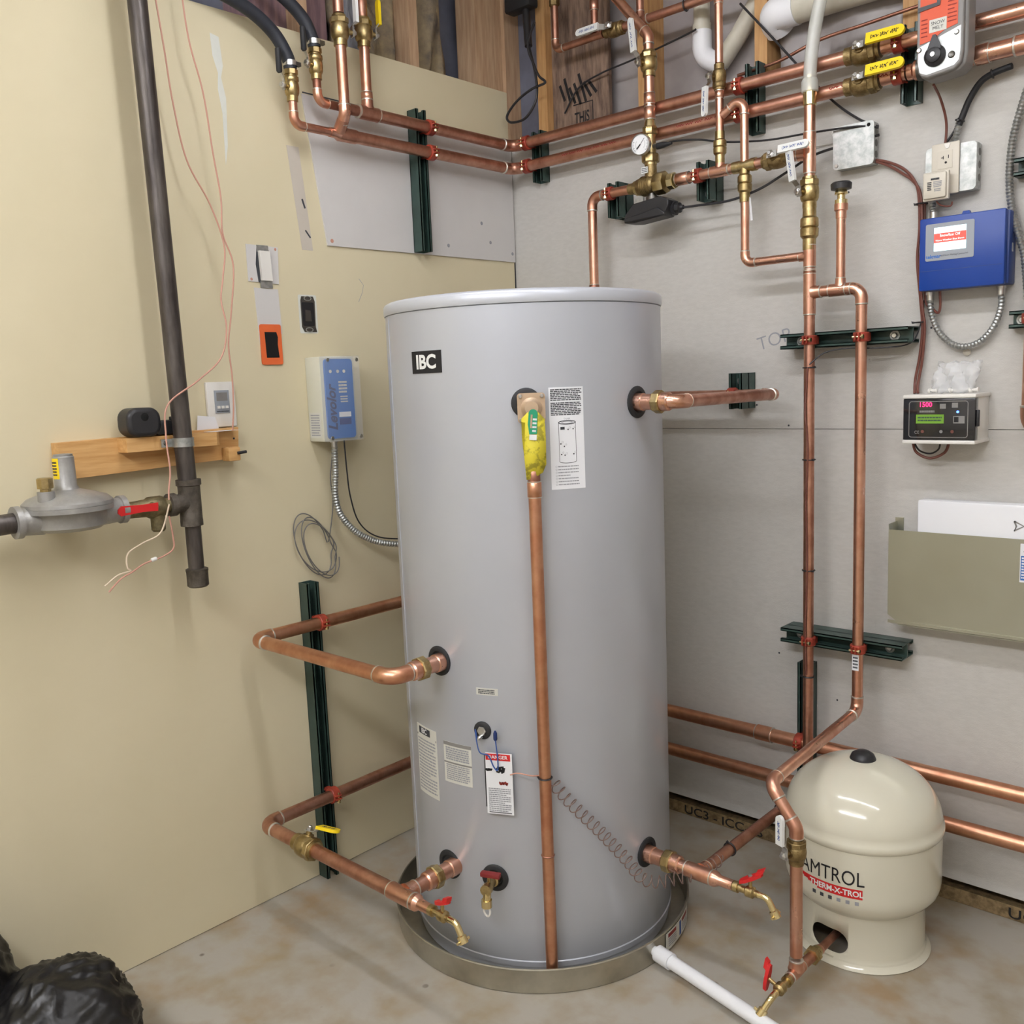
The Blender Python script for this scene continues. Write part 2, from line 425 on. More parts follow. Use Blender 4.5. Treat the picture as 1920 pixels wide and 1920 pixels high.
def ball_valve(P, d, stem, hd, r, label, grip='white_vinyl', L=None, body='brass_cast', glen=.085, seed=1, cat='valve', group=None, thin=False, gcolor='ink_blue', gw=.0105):
    P, d, stem, hd = V(P), V(d).normalized(), V(stem).normalized(), V(hd).normalized(); L = L or r*5.2
    t = thing('ball_valve', label, cat, P, group)
    mb = MB(); h = L/2
    mb.lathe(P-d*h, d, [(0,r*1.08),(0,r*1.28),(h*.40,r*1.28),(h*.46,r*1.45),(h*.62,r*1.66),(h,r*1.74),(h*1.3,r*1.66),(h*1.45,r*1.5)], body, 22, True)
    hexring(mb, P+d*h*.62, d, r*1.75, h*.4, body, 8)
    mb.lathe(P+d*h*.8, d, [(0,r*1.4),(h*.2,r*1.3),(h*.2,r*1.05)], body, 22)
    sh = r*1.5+.016
    mb.lathe(P, stem, [(r*1.2,r*.85),(r*1.75,r*.8),(r*1.75,r*.45),(sh+.004,r*.45)], body, 16)
    mb.build('body', t, 40)
    q = P+stem*sh
    MB().lathe(q-stem*.002, stem, [(0,.0085),(.003,.0095),(.008,.0095),(.010,.006),(.013,.005)], 'steel', 6).build('nut', t, 30)
    w = stem.cross(hd).normalized(); bw = .0085 if not thin else .004
    mb = MB(); rise = .014
    a, b, c = q-hd*.012, q+hd*.016, q+hd*.034+stem*rise
    for s0, s1 in ((a,b),(b,c)):
        dd = (s1-s0); nn = w.cross(dd).normalized()
        mb.prism([(0,-bw),(dd.length,-bw),(dd.length,bw),(0,bw)], s0, dd.normalized(), w, nn*.0028, 'steel')
    hb = mb.build('handle', t, 30)
    g0 = c-hd*.006-stem*.002
    if thin:
        g = MB().tube([g0, g0+hd*.004, g0+hd*glen*.98, g0+hd*glen], .0075, 'black_rubber', 12, rf=lambda i: (.005,.0078,.0078,.003)[i]).build('grip', hb, 50)
    else:
        poly = [(0,-gw),(glen-gw,-gw)]+[(glen-gw+gw*math.cos(x), gw*math.sin(x)) for x in [(-PI/2+PI*k/8) for k in range(1,8)]]+[(glen-gw,gw),(0,gw)]
        mb = MB().prism(poly, g0-stem*.003, hd, w, stem*.008, grip); F = frame(g0+stem*.0052, hd, w)
        if F(0,0,1).dot(stem) < F(0,0,0).dot(stem): F = frame(g0+stem*.0052, hd, -w)
        g = mb.build('grip', hb, 50)
        mb = MB(); mb.scribble(F, .012, glen-.01, 0, gw*.42, gw*.13, gcolor, .0003, seed, 3); mb.build('lettering', hb)
    return t
def check_valve(root, P, d, r, m='brass', L=.07, name='check_valve'):
    P, d = V(P), V(d).normalized(); mb = MB(); h = L/2
    mb.lathe(P-d*h, d, [(0,r*1.06),(0,r*1.2),(h*.5,r*1.2),(h*.62,r*1.62),(h*.95,r*1.68),(h*1.0,r*1.5),(h*1.06,r*1.68),(h*1.4,r*1.62),(h*1.5,r*1.24),(L,r*1.2),(L,r*1.06)], m, 22)
    mb.build(name, root, 30)
def drain_valve(P, d, down, label, r=.011, handle_up=True, hdir=None):
    """boiler drain: brass body along d, red lever, bent spout"""
    P, d = V(P), V(d).normalized(); dn = V(down).normalized()
    t = thing('drain_valve', label, 'valve', P)
    mb = MB(); mb.lathe(P, d, [(0,r*.9),(0,r*1.25),(.012,r*1.25),(.012,r*.85),(.03,r*.85),(.034,r*1.3),(.05,r*1.3),(.054,r*.8),(.062,r*.8)], 'brass', 16)
    mb.tube(roundpath([P+d*.055, P+d*.085, P+d*.105+dn*.035], .02), r*.72, 'brass_bright', 14)
    e = P+d*.105+dn*.035; dd = (d*.02+dn*.035).normalized()
    mb.lathe(e-dd*.012, dd, [(0,r*.8),(.002,r*1.05),(.018,r*1.05),(.018,r*.7)], 'brass_bright', 16)
    s = d.cross(dn).normalized(); mb.tube([e-s*.018, e+s*.018], .0035, 'brass_bright', 8)
    mb.build('body', t, 35)
    up = {1:-dn,0:s,-1:-s}[int(handle_up)]; hv = V(hdir).normalized() if hdir else (d*.3-s).normalized(); c = P+d*.042+up*.03
    mb = MB(); mb.tube([P+d*.042+up*.008, c], .0045, 'brass', 10)
    hs = up.cross(hv).normalized()
    poly = [(-.028,-.006),(-.012,-.012),(.012,-.012),(.030,-.007),(.034,0),(.030,.007),(.012,.012),(-.012,.012),(-.028,.006)]
    mb.prism(poly, c, hv, hs, up*.008, 'red_vinyl'); mb.prism([(.014,-.007),(.034,-.006),(.036,.006),(.014,.007)], c+up*.006, hv, hs, up*.010+hv*.004, 'red_vinyl')
    mb.build('handle', t, 35)
    MB().lathe(c+up*.008, up, [(0,.0055),(.003,.0055),(.0035,.003)], 'steel', 6).build('screw', t, 30)
    return t
def strut(name, P, a, n, L, label, deep=.041, clamps=(), bolts=(), m='strut_green', slots=0, group=None, w=.041):
    """channel: base on the wall at P (middle of one end), running along a, open side facing n"""
    P, a, n = V(P), V(a).normalized(), V(n).normalized(); s = a.cross(n).normalized()
    t = thing(name, label, 'strut channel', P, group); mb = MB(); q = .0026; H = w/2; D = deep
    secs = [(-H,0,H,q),(-H,0,-H+q,.041),(H-q,0,H,.041),(-H,.041-q,-H+.0095,.041),(H-.0095,.041-q,H,.041),(-H+.0075,.030,-H+.0095,.041),(H-.0095,.030,H-.0075,.041)]
    b0 = 0
    if D > .05:
        mir = [(x0, .041-y1, x1, .041-y0) for x0, y0, x1, y1 in secs]; secs = mir+[(x0,y0+.041,x1,y1+.041) for x0,y0,x1,y1 in secs]; b0 = .041
    for x0, y0, x1, y1 in secs: mb.prism([(x0,y0),(x1,y0),(x1,y1),(x0,y1)], P, s, n, a*L, m)
    mb.build('channel', t, 30)
    for u in [L*(k+.5)/slots for k in range(slots)]:
        F = frame(P+a*u+n*(b0+q), a, s); F2 = (lambda x, y, h, F=F: F(x, y, h)) if F(0,0,1).dot(n) > F(0,0,0).dot(n) else (lambda x, y, h, F=F: F(x, y, -h))
        MB().polypanel(F2, rrect(.028,.014,.0068), .0001, .0006, 'dark_hole').build('slot', t)
    for u in bolts:
        c = P+a*u+n*(b0+q); mb = MB(); mb.lathe(c, n, [(0,.013),(.0025,.013)], 'galvanized', 20); mb.lathe(c+n*.0025, n, [(0,.008),(.005,.008),(.007,.006)], 'steel', 6); mb.build('bolt', t, 30)
    for c in clamps: clamp(t, c[0], c[1], n, c[-1])
    return t
def clamp(root, C, d, n, r):
    C, d, n = V(C), V(d).normalized(), V(n).normalized(); s = d.cross(n).normalized(); w = .024
    mb = MB(); mb.lathe(C-d*w/2, d, [(0,r*1.02),(0,r+.0045),(.002,r+.006),(w-.002,r+.006),(w,r+.0045),(w,r*1.02)], 'clamp_red', 24)
    for q in (-1, 1):
        mb.prism([(-w/2,-.004),(w/2,-.004),(w/2*.7,.013),(-w/2*.7,.013)], C+n*(r+.002)+s*(q*.005-.0015), d, n, s*.003, 'clamp_red')
        mb.prism([(-w/2,0),(w/2,0),(w/2,.02),(-w/2,.02)], C-n*(r+.018)+s*(q*(r*.75)-.0015), d, n, s*.003, 'clamp_red')
    k = mb.build('pipe_clamp', root, 35)
    MB().tube([C+n*(r+.010)-s*.014, C+n*(r+.010)+s*.014], .0026, 'brass_bright', 8).lathe(C+n*(r+.010)+s*.011, s, [(0,.006),(.005,.006)], 'brass_bright', 6).build('screw', k, 30)
def tie(P, d, r, label, tail=None, r2=None):
    P, d = V(P), V(d).normalized(); _, u, w = basis(d)
    mb = MB(); n = 28; pts = [P+(u*math.cos(2*PI*k/n)+w*math.sin(2*PI*k/n))*(r+.0015) for k in range(n)]
    mb.tube(pts, .0019, 'black_plastic', 6, closed=True)
    tl = V(tail).normalized() if tail else -u
    mb.box(P+tl*(r+.003), (.005,.005,.005), 'black_plastic'); mb.tube([P+tl*(r+.002), P+tl*(r+.007)+d*.003], .0014, 'black_plastic', 6)
    tag(mb.build('cable_tie'), label, 'cable tie', 'black cable ties around the pipes'); 
def wire(name, pts, r, m, label, cat='wire', n=8, group=None, closed=False, seg=8):
    o = MB().tube(spline(pts, n, closed), r, m, seg, closed=closed).build(name); return tag(o, label, cat, group)
def armored(pts, r, label, n=30, m='galvanized'):
    P = spline(pts, n); L = [0]
    for i in range(1, len(P)): L.append(L[-1]+(P[i]-P[i-1]).length)
    step = .0021; N = int(L[-1]/step); out = []; j = 0
    for k in range(N+1):
        s = k*step
        while j < len(L)-2 and L[j+1] < s: j += 1
        f = (s-L[j])/max(1e-9, L[j+1]-L[j]); out.append(P[j].lerp(P[j+1], min(1, f)))
    o = MB().tube(out, r, m, 12, rf=lambda i: r*(1+.13*math.sin(i*2*PI/4))).build('armored_cable'); return tag(o, label, 'cable')

# ================================================================ SETTING
def struct(name, mb, sharp=38): return tag(mb.build(name, sharp=sharp), kind='structure')
LW, TOP = 2.44, 2.272
struct('floor', MB().bx(-.2, 4.3, -5.0, .2, -.06, 0, 'concrete'))
struct('ceiling', MB().bx(-.2, 4.3, -5.0, .2, 2.90, 2.96, 'room_white'))
struct('wall_left', MB().bx(-.014, 0, -5.0, -.003, .002, LW, 'drywall'))
struct('wall_right', MB().bx(.0, 4.1, 0, .014, .0715, 1.2895, 'board'))
struct('wall_right', MB().bx(.0, 4.1, 0, .014, 1.291, TOP, 'board'))
struct('wall_front', MB().bx(-.2, 4.3, -5.05, -5.0, -.06, 2.90, 'room_white'))
struct('wall_back', MB().bx(4.1, 4.15, -5.0, .2, -.06, 2.90, 'room_white'))
struct('trim_1', MB().bx(.0, 4.1, .015, .10, .001, .040, 'osb_sill'))                      # sill plate
struct('trim_2', MB().bx(-.2, 4.1, .101, .11, .0, 2.9, 'vapour'))                           # sheathing behind the framing
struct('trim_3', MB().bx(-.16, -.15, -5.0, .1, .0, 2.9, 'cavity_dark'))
# framing seen above both wall boards
k = 4
for y in (-1.26, -.84, -.42):
    struct('trim_%d' % k, MB().bx(-.103, -.0145, y-.019, y+.019, 2.2, 2.899, 'stud')); k += 1
struct('trim_%d' % k, MB().bx(-.103, -.0145, -.140, -.052, 2.0, 2.899, 'stud')); k += 1
struct('trim_%d' % k, MB().bx(-.100, -.0150, -.051, -.013, 2.0, 2.899, 'stud')); k += 1
struct('trim_%d' % k, MB().bx(-.103, .0005, -.0125, .0995, 2.2721, 2.899, 'stud')); k += 1
for x0, x1 in ((.118, .158), (.525, .565), (.920, .958), (1.33, 1.368), (1.74, 1.778)):
    struct('trim_%d' % k, MB().bx(x0, x1, .0145, .1005, 2.0, 2.899, 'wood')); k += 1
struct('trim_%d' % k, MB().bx(.1585, .392, .045, .060, 2.1, 2.899, 'osb')); k += 1
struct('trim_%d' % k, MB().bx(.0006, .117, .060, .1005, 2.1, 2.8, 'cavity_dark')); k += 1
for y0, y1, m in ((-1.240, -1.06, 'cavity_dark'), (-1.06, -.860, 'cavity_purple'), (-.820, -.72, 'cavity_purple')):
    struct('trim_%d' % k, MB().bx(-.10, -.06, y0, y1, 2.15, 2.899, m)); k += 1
# writing on the osb and on the sill plate
F = frame((.28, .0446, 2.31), X, Z)
mb = MB(); mb.text(F, 'THIS', .05, 'ink_dark', .0004, bold=.02, x=.0, y=.0, sx=.6)
mb.ribbon(F, [(-.035,.045),(.045,.045),(.045,-.03)], .004, .0004, 'ink_dark')
for i in range(7): mb.ribbon(F, [(-.09+.02*i, .12+.02*math.sin(i*2)), (-.07+.022*i, .055+.012*math.cos(i))], .010, .0004, 'ink_dark')
tag(mb.build('lettering'), kind='structure').name = 'trim_40'
F = frame((.98, .0146, .018), X, Z)
mb = MB(); mb.text(F, 'UC3 - ICC-ES', .040, 'ink_dark', .0004, bold=.01, x=-.33, y=.0, align='LEFT', sx=1.25)
mb.text(F, 'UC3 - ICC-ES', .040, 'ink_dark', .0004, bold=.01, x=.66, y=.0, align='LEFT', sx=1.25)
tag(mb.build('lettering'), kind='structure').name = 'trim_41'
# patches of joint compound on the left wall belong to it
FL = lambda y0, z0: frame((0, y0, z0), Y, Z)      # left wall: x = +y, normal +x
F = FL(0, 0)
mb = MB().polypanel(F, [(-1.143,2.375),(-1.118,2.37),(-1.112,2.30),(-1.120,2.27),(-1.110,2.22),(-1.116,2.10),(-1.126,2.05),(-1.124,2.18),(-1.132,2.24),(-1.128,2.28),(-1.14,2.32)], .0, .0008, 'mud')
tag(mb.build('trim'), kind='structure').name = 'trim_42'
mb = MB().polypanel(F, [(-.932,2.13),(-.892,2.13),(-.866,1.85),(-.903,1.85)], .0, .0008, 'mud_pink')
mb.ribbon(F, [(-.892,1.99),(-.884,1.965)], .006, .001, 'ink'); mb.ribbon(F, [(-.888,1.905),(-.872,1.885)], .005, .001, 'ink')
tag(mb.build('trim'), kind='structure').name = 'trim_43'
mb = MB().ribbon(F, [(-.706,1.780),(-.690,1.762),(-.696,1.74),(-.712,1.712)], .0015, .0006, 'ink_light')
tag(mb.build('trim'), kind='structure').name = 'trim_44'
mb = MB().ribbon(F, [(-.005,1.87),(-.004,0.0)], .004, .0004, 'ink')
tag(mb.build('trim'), kind='structure').name = 'trim_45'
# pencil marks and screw holes on the right board
FR = lambda x0, z0: frame((x0, 0, z0), X, Z)      # right wall, normal -y
F = FR(0, 0)
mb = MB().text(F, 'TOP', .055, 'ink_light', .0005, x=.985, y=1.545, rot=.25, bold=-.008)
for x, z in ((1.66,1.295),(1.66,1.23),(1.42,1.55),(.93,1.36),(1.0,.62),(1.18,.51),(1.03,1.30),(1.20,1.92)): mb.polypanel(F, [(x+.003*math.cos(a), z+.003*math.sin(a)) for a in [PI/3*i for i in range(6)]], .0, .0004, 'ink')
tag(mb.build('trim'), kind='structure').name = 'trim_46'

# insulation in the stud bays
def batt(x0, x1, y0, y1, z0, z1, label, m='insulation', amp=.03, ax='x', seed=3, n=20):
    rd = random.Random(seed); mb = MB(); mb.use(m); g = []
    for i in range(n+1):
        row = []
        for j in range(n+1):
            s, t = i/n, j/n; b = amp*(math.sin(s*9+seed)+math.sin(t*11+seed*2)*.8+rd.uniform(-.5,.5))*math.sin(PI*s)**.5
            row.append(mb.bm.verts.new((x1+b*(1 if 0 < i < n else 0), y0+(y1-y0)*s, z0+(z1-z0)*t) if ax == 'x' else (x0+(x1-x0)*s, y0+b, z0+(z1-z0)*t)))
        g.append(row)
    for i in range(n):
        for j in range(n): mb.face([g[i][j], g[i+1][j], g[i+1][j+1], g[i][j+1]])
    o = mb.build('insulation', sharp=180); md = o.modifiers.new('s', 'SOLIDIFY'); md.thickness = .03; md.offset = -1 if ax == 'x' else 1
    return tag(o, label, 'insulation', kind='stuff')
batt(-.12, -.075, -.68, -.445, 2.15, 2.78, 'yellow brown fibrous insulation batt between the studs above the beige wall', seed=4)
batt(-.12, -.085, -.395, -.235, 2.15, 2.78, 'ragged brown insulation hanging in the bay left of the corner studs', seed=9)
batt(.98, 1.32, .085, .085, 2.15, 2.55, 'crumpled pale vapour barrier bundled behind the thick white pipe', 'vapour', .012, 'y', 5)
o = MB(); o.use('fabric'); g = []
for i in range(12):
    row = []
    for j in range(14):
        s, t = i/11, j/13; row.append(o.bm.verts.new((-.05+.012*math.sin(i*2.1)+.006*math.sin(j*3), -.735+.05*(t)+.13*s*(1-.55*t)+.05*(1-t), 2.38+.40*t)))
    g.append(row)
for i in range(11):
    for j in range(13): o.face([g[i][j], g[i+1][j], g[i+1][j+1], g[i][j+1]])
o = o.build('woven_sheet', sharp=180); md = o.modifiers.new('s', 'SOLIDIFY'); md.thickness = .003
tag(o, 'pale grey woven plastic sheet hanging among the studs behind the copper risers', 'sheet')

# white patch board let into the left wall behind the strut
t = thing('patch_board', 'white patch panel screwed to the beige wall beside the corner', 'panel', (.001, -.4, 1.87))
mb = MB().prism([(-.816,1.868),(-.006,1.872),(-.006,2.268),(-.872,2.276)], (.0006,0,0), Y, Z, (.005,0,0), 'whiteboard')
mb.build('board', t)
for y, z in ((-.80,1.882),(-.42,1.893),(-.33,1.905),(-.13,1.93),(-.02,1.90),(-.17,1.99)):
    MB().lathe((.0056, y, z), X, [(0,.006),(.001,.005)], 'wire_red' if y < -.7 else 'ink_light', 10).build('screw', t)
mb = MB().ribbon(FL(0,0), [(-.872,2.279),(-.6,2.277),(-.5,2.279),(-.2,2.276),(-.006,2.274)], .004, .0075, 'ink'); mb.build('gap_line', t)

# ================================================================ STORAGE TANK
TC = (.630, -.6845); TR = .352
tank = thing('storage_tank', 'tall grey cylindrical hot water storage tank standing in a metal pan', 'tank', (TC[0], TC[1], .008))
o3 = (TC[0], TC[1], 0)
MB().lathe(o3, Z, [(.010,TR-.03),(.010,TR-.006),(.034,TR-.004),(.036,TR),(.050,TR+.001),(.052,TR-.0015),(.056,TR),(1.628,TR),(1.628,TR-.01)], 'tank_grey', 128).build('jacket', tank, 50)
MB().lathe(o3, Z, [(1.6285,TR-.004),(1.6300,TR+.002),(1.6350,TR+.0035),(1.652,TR+.0035),(1.657,TR),(1.660,TR-.006),(1.663,TR-.03),(1.668,0)], 'tank_lid', 128).build('lid', tank, 50)
a0 = math.radians(-122)
F = cframe(TC, TR, -120, 0)
MB().panel(F, -.012, .012, .06, 1.625, -.0005, .0018, 'tank_grey', 3).build('seam', tank)
def cdir(a): a = math.radians(a); return V((math.cos(a), math.sin(a), 0))
def grommet(ang, z, r, ri=.02):
    c = V((TC[0], TC[1], z))+cdir(ang)*(TR*math.cos(math.asin(min(.99, r/TR)))-.004)
    L = TR-(c-V((TC[0],TC[1],z))).length
    MB().lathe(c, cdir(ang), [(0,r),(L+.002,r),(L+.005,r-.004),(L+.005,r-.012),(L+.001,r-.016),(L+.001,ri)], 'black_rubber', 32).build('grommet', tank, 40)
for a, z, r in ((-90,.792,.037),(-90,.265,.037),(0,.265,.038),(0,1.397,.038),(-48.3,1.408,.034),(-70.5,.636,.022),(-68,.263,.034)): grommet(a, z, r)
# IBC plate
F = cframe(TC, TR, -88.9, 1.5095)
p = MB().panel(F, -.049, .049, -.0258, .0258, -.0005, .0012, 'ink_dark', 6).build('logo_plate', tank); p['label'] = 'black plate with white IBC letters'
MB().text(F, 'IBC', .044, 'white_vinyl', .0016, bold=.035, sx=1.0, y=-.001).build('lettering', p)
# paper sticker with the tank diagram
F = cframe(TC, TR, -33.4, 1.3245)
p = MB().panel(F, -.0405, .0405, -.1155, .1155, -.0003, .0006, 'paper', 8).build('sticker', tank); p['label'] = 'tall white sticker with text and a tank diagram'
mb = MB(); mb.lines(F, -.037, .037, .085, .112, 7, 'ink', .0009, .62, .5, 1); mb.lines(F, -.037, .037, .052, .082, 8, 'ink', .0009, .62, .5, 2)
mb.text(F, 'TANK', .006, 'ink_light', .0009, y=.044)
tz = -.012
def ring(mb, cx, cy, rx, ry, w, m, h=.0009, n=24, a0=0, a1=2*PI): mb.ribbon(F, [(cx+rx*math.cos(a0+(a1-a0)*i/n), cy+ry*math.sin(a0+(a1-a0)*i/n)) for i in range(n+1)], w, h, m)
ring(mb, 0, .036, .020, .004, .0018, 'ink'); ring(mb, 0, .036, .013, .0024, .0012, 'ink_light'); ring(mb, 0, -.052, .020, .004, .0011, 'ink', a0=PI, a1=2*PI)
for s in (-1, 1): mb.ribbon(F, [(s*.020,.036),(s*.020,-.052)], .0009, .0009, 'ink')
mb.polypanel(F, [(-.016,.020),(-.006,.020),(-.006,.026),(-.016,.026)], .0007, .0009, 'ink')
for x, y in ((.002,.020),(.014,.021),(-.016,-.012),(-.008,-.018),(-.015,-.036),(-.007,-.038),(.014,-.036)): mb.polypanel(F, [(x+.0017*math.cos(a), y+.0017*math.sin(a)) for a in [PI/4*i for i in range(8)]], .0007, .0009, 'ink'); ring(mb, x+.004, y+.004, .002, .002, .0005, 'ink_light', n=10)
mb.lines(F, -.024, .026, -.108, -.060, 7, 'ink_light', .0009, .35, .5, 5)
for i in range(7): ring(mb, -.028, -.0635-.0068*i, .002, .002, .0005, 'ink_light', n=10)
mb.build('lettering', p)
F = cframe(TC, TR, -68, .7325)
p = MB().panel(F, -.0275, .0275, -.0085, .0085, -.0003, .0006, 'paper_warm', 4).build('sticker', tank); MB().lines(F, -.022, .020, -.006, .006, 3, 'ink', .0009, .6, .5, 8).build('lettering', p)
F = cframe(TC, TR, -102.0, .512)
p = MB().panel(F, -.047, .047, -.088, .092, -.0003, .0006, 'paper_warm', 8).build('sticker', tank)
mb = MB().lines(F, -.042, .042, -.080, .060, 17, 'ink_light', .0009, .5, .4, 9); mb.ribbon(F, [(-.045,.065),(.046,.065)], .005, .0009, 'ink')
mb.panel(F, -.034, .020, .070, .088, .0006, .0009, 'ink', 3); mb.text(F, 'IBC', .018, 'paper', .0013, x=-.007, y=.079, bold=.02); mb.build('lettering', p)
F = cframe(TC, TR, -83.0, .538)
p = MB().panel(F, -.043, .043, -.052, .052, -.0003, .0006, 'paper_warm', 8).build('sticker', tank)
mb = MB().lines(F, -.036, .036, .006, .040, 6, 'ink_light', .0009, .7, .2, 10); mb.lines(F, -.036, .036, -.046, -.004, 8, 'ink_light', .0009, .6, .2, 11)
mb.panel(F, -.043, .043, .043, .052, .0006, .0009, 'act_grey', 4); mb.panel(F, -.043, .043, -.0025, .0015, .0006, .0009, 'act_grey', 4); mb.build('lettering', p)
# plug
c = V((TC[0], TC[1], .636))+cdir(-70.5)*(TR-.002)
MB().lathe(c, cdir(-70.5), [(0,.012),(.010,.012),(.012,.010)], 'steel', 6).lathe(c+cdir(-70.5)*.012+V((0,0,-.012)), cdir(-70.5), [(0,.005),(.012,.005),(.016,.002)], 'steel', 10).build('sensor_plug', tank, 30)

# drain cock on the tank
c = V((TC[0], TC[1], .263))+cdir(-68)*(TR+.002); d = cdir(-68)
t = thing('hose_bib', 'small brass drain cock with dark red handle low on the tank front', 'valve', c)
MB().lathe(c, d, [(0,.015),(.016,.015),(.018,.011),(.045,.011),(.047,.014),(.062,.014)], 'brass', 14).tube([c+d*.05, c+d*.058+V((0,0,-.034))], .010, 'brass_bright', 12).lathe(c+d*.058+V((0,0,-.024)), -Z, [(0,.013),(.018,.013),(.018,.009)], 'brass_bright', 14).build('body', t, 35)
mb = MB(); s = d.cross(Z); mb.tube([c+d*.038, c+d*.038+Z*.026], .004, 'brass', 8); mb.box(c+d*.036+Z*.028-s*.004, (.05,.016,.012), 'red_dull', MX.Rotation(math.radians(22),3,'Z'), .003); mb.build('handle', t)
q = c+d*.058+V((0,0,-.044)); mb = MB(); mb.tube([q+V((.010*math.cos(a), .0, .004+.014*math.sin(a)-.012)) for a in [PI*2*i/16 for i in range(16)]], .0026, 'white_plastic', 8, closed=True); mb.build('cap_strap', t)

# ---- drain pan
pan = thing('drain_pan', 'round shallow metal pan under the grey tank', 'pan', (TC[0]-.01, TC[1], 0))
o3 = (TC[0]-.004, TC[1]-.004, 0)
MB().lathe(o3, Z, [(.0035,0),(.0035,.398),(.002,.402),(.058,.404),(.064,.4075),(.067,.406),(.066,.402),(.060,.401),(.008,.397),(.0062,0)], 'pan_metal', 128, caps=False).build('tray', pan, 40)
F = cframe((TC[0]-.004, TC[1]-.004), .4045, 12, .034)
p = MB().panel(F, -.075, .075, -.024, .022, .0002, .0012, 'paper_warm', 8).build('sticker', pan); p['label'] = 'white sticker with red and black print'
mb = MB(); mb.lines(F, -.065, -.02, -.018, .006, 4, 'ink_light', .0016, .6); mb.panel(F, -.065, -.022, .008, .018, .0012, .0015, 'red_dull', 3); mb.panel(F, .0, .012, -.02, .018, .0012, .0015, 'ink_blue', 1); mb.lines(F, .02, .068, -.018, .004, 4, 'ink_light', .0016, .6); mb.panel(F, .02, .066, .007, .017, .0012, .0015, 'red_dull', 3); mb.build('lettering', p)

# ---- temperature and pressure relief valve, its tags and its discharge pipe
TA = -46.6; d = cdir(TA); s = Z.cross(d).normalized(); c = V((TC[0], TC[1], 1.397))+d*(TR+.003)
t = thing('relief_valve', 'square flanged relief valve high on the grey tank front', 'valve', c)
Fv = frame(c+d*.008, s, Z)
fl = MB().polypanel(Fv, rrect(.062,.066,.007), 0, .010, 'beige_metal').lathe(c+d*.018, d, [(0,.024),(.006,.023),(.010,.018),(.016,.015)], 'beige_metal', 24).lathe(c-d*.004, d, [(0,.02),(.012,.02)], 'brass', 20).build('flange', t, 30)
for a, b in ((-1,1),(1,1),(-1,-1),(1,-1)): MB().lathe(c+d*.018+s*a*.024+Z*b*.026, d, [(0,.0045),(.004,.0045),(.006,.003)], 'steel', 10).build('screw', fl, 30)
MB().lathe(c+d*.012, -Z, [(0,.016),(.07,.016),(.10,.014),(.155,.0145)], 'beige_metal', 18).build('body', t, 30)
MB().tube([c+d*.028+Z*.004, c+d*.036-Z*.03], .003, 'steel', 8).build('lever', t)
mb = MB(); FT = frame(c+d*.036+V((0,0,-.015))+s*.002, s, Z)
poly = [(-.012,.006),(.012,.006),(.026,-.010),(.027,-.055),(.026,-.11),(.018,-.128),(-.004,-.142),(-.019,-.144),(-.022,-.10),(-.026,-.05),(-.026,-.008)]
wob = lambda x, y, h: FT(x, y, h)+d*(.0025*math.sin(y*95)+.002*math.sin(x*160))
mb.polypanel(wob, poly, 0, .0006, 'tag_yellow')
tag(mb.build('hang_tag', sharp=180), 'yellow crinkled plastic warning tag hanging from the relief valve', 'tag')
FG = frame(c+d*.041+V((0,0,-.006))+s*.001, (s+Z*-.09).normalized(), (Z+s*.09).normalized())
mb = MB().polypanel(FG, [(.010*math.cos(a)+.002, .010*math.sin(a)-.006) for a in [PI*i/8 for i in range(9)]]+[(-.0085,-.03),(-.004,-.052),(.013,-.050),(.012,-.02)], 0, .0008, 'tag_green'); mb.panel(FG, -.0035, .0128, -.064, -.052, 0, .0008, 'white_vinyl')
mb.lines(FG, .002, .011, -.048, -.014, 4, 'paper', .0011, .5); mb.panel(FG, -.003, .001, -.038, -.008, .0009, .0016, 'beige_metal')
tag(mb.build('hang_tag'), 'small green paper tag on the relief valve lever', 'tag')
px = V((TC[0], TC[1], 0))+d*(TR+.0265)
t = thing('discharge_pipe', 'long vertical copper relief pipe down the front of the tank', 'pipe', (px.x, px.y, .02))
pipe(t, (px.x,px.y,.030), (px.x,px.y,1.225), .0143, 'copper_orange')
coupling(t, (px.x,px.y,1.215), Z, .0143, .035, 'copper_orange'); coupling(t, (px.x,px.y,1.243), Z, .0125, .03, 'copper_dark', sol=False)
coupling(t, (px.x,px.y,.342), Z, .0143, .004, 'copper_dark', sol=False)
tie((px.x, px.y, .535), Z, .0143, 'black cable tie around the vertical copper relief pipe, beside the hanging tag', (-1,-.3,0))

# ---- hanging instruction tag and its wires
F = frame(V((TC[0], TC[1], .512))+cdir(-64)*(TR+.014), -Z.cross(cdir(-64)).normalized()*-1, Z)
t = thing('instruction_tag', 'white card with red top strip hung by the blue wire on the tank', 'tag', F(0,-.076,0))
MB().panel(F, -.031, .035, -.076, .076, -.0006, .0006, 'paper').panel(F, -.034, -.031, -.06, .070, -.002, 0, 'black_plastic').build('card', t)
mb = MB().panel(F, -.030, .031, .058, .074, .0007, .0010, 'red_vinyl'); mb.text(F, 'DANGER', .012, 'paper', .0014, y=.066, bold=.02)
mb.lines(F, -.026, .030, -.070, -.010, 12, 'ink_light', .001, .55, .3, 3); mb.scribble(F, -.030, -.012, .034, .004, .004, 'ink_dark', .001, 4, 1); mb.scribble(F, -.004, .018, .036, .009, .005, 'ink_dark', .001, 6, 1); mb.scribble(F, .002, .028, .002, .004, .005, 'ink_red', .001, 8, 1); mb.panel(F, -.026, .030, -.073, -.071, .0007, .001, 'ink')
mb.build('lettering', t)
c = V((TC[0], TC[1], .62))+cdir(-72)*(TR+.012)
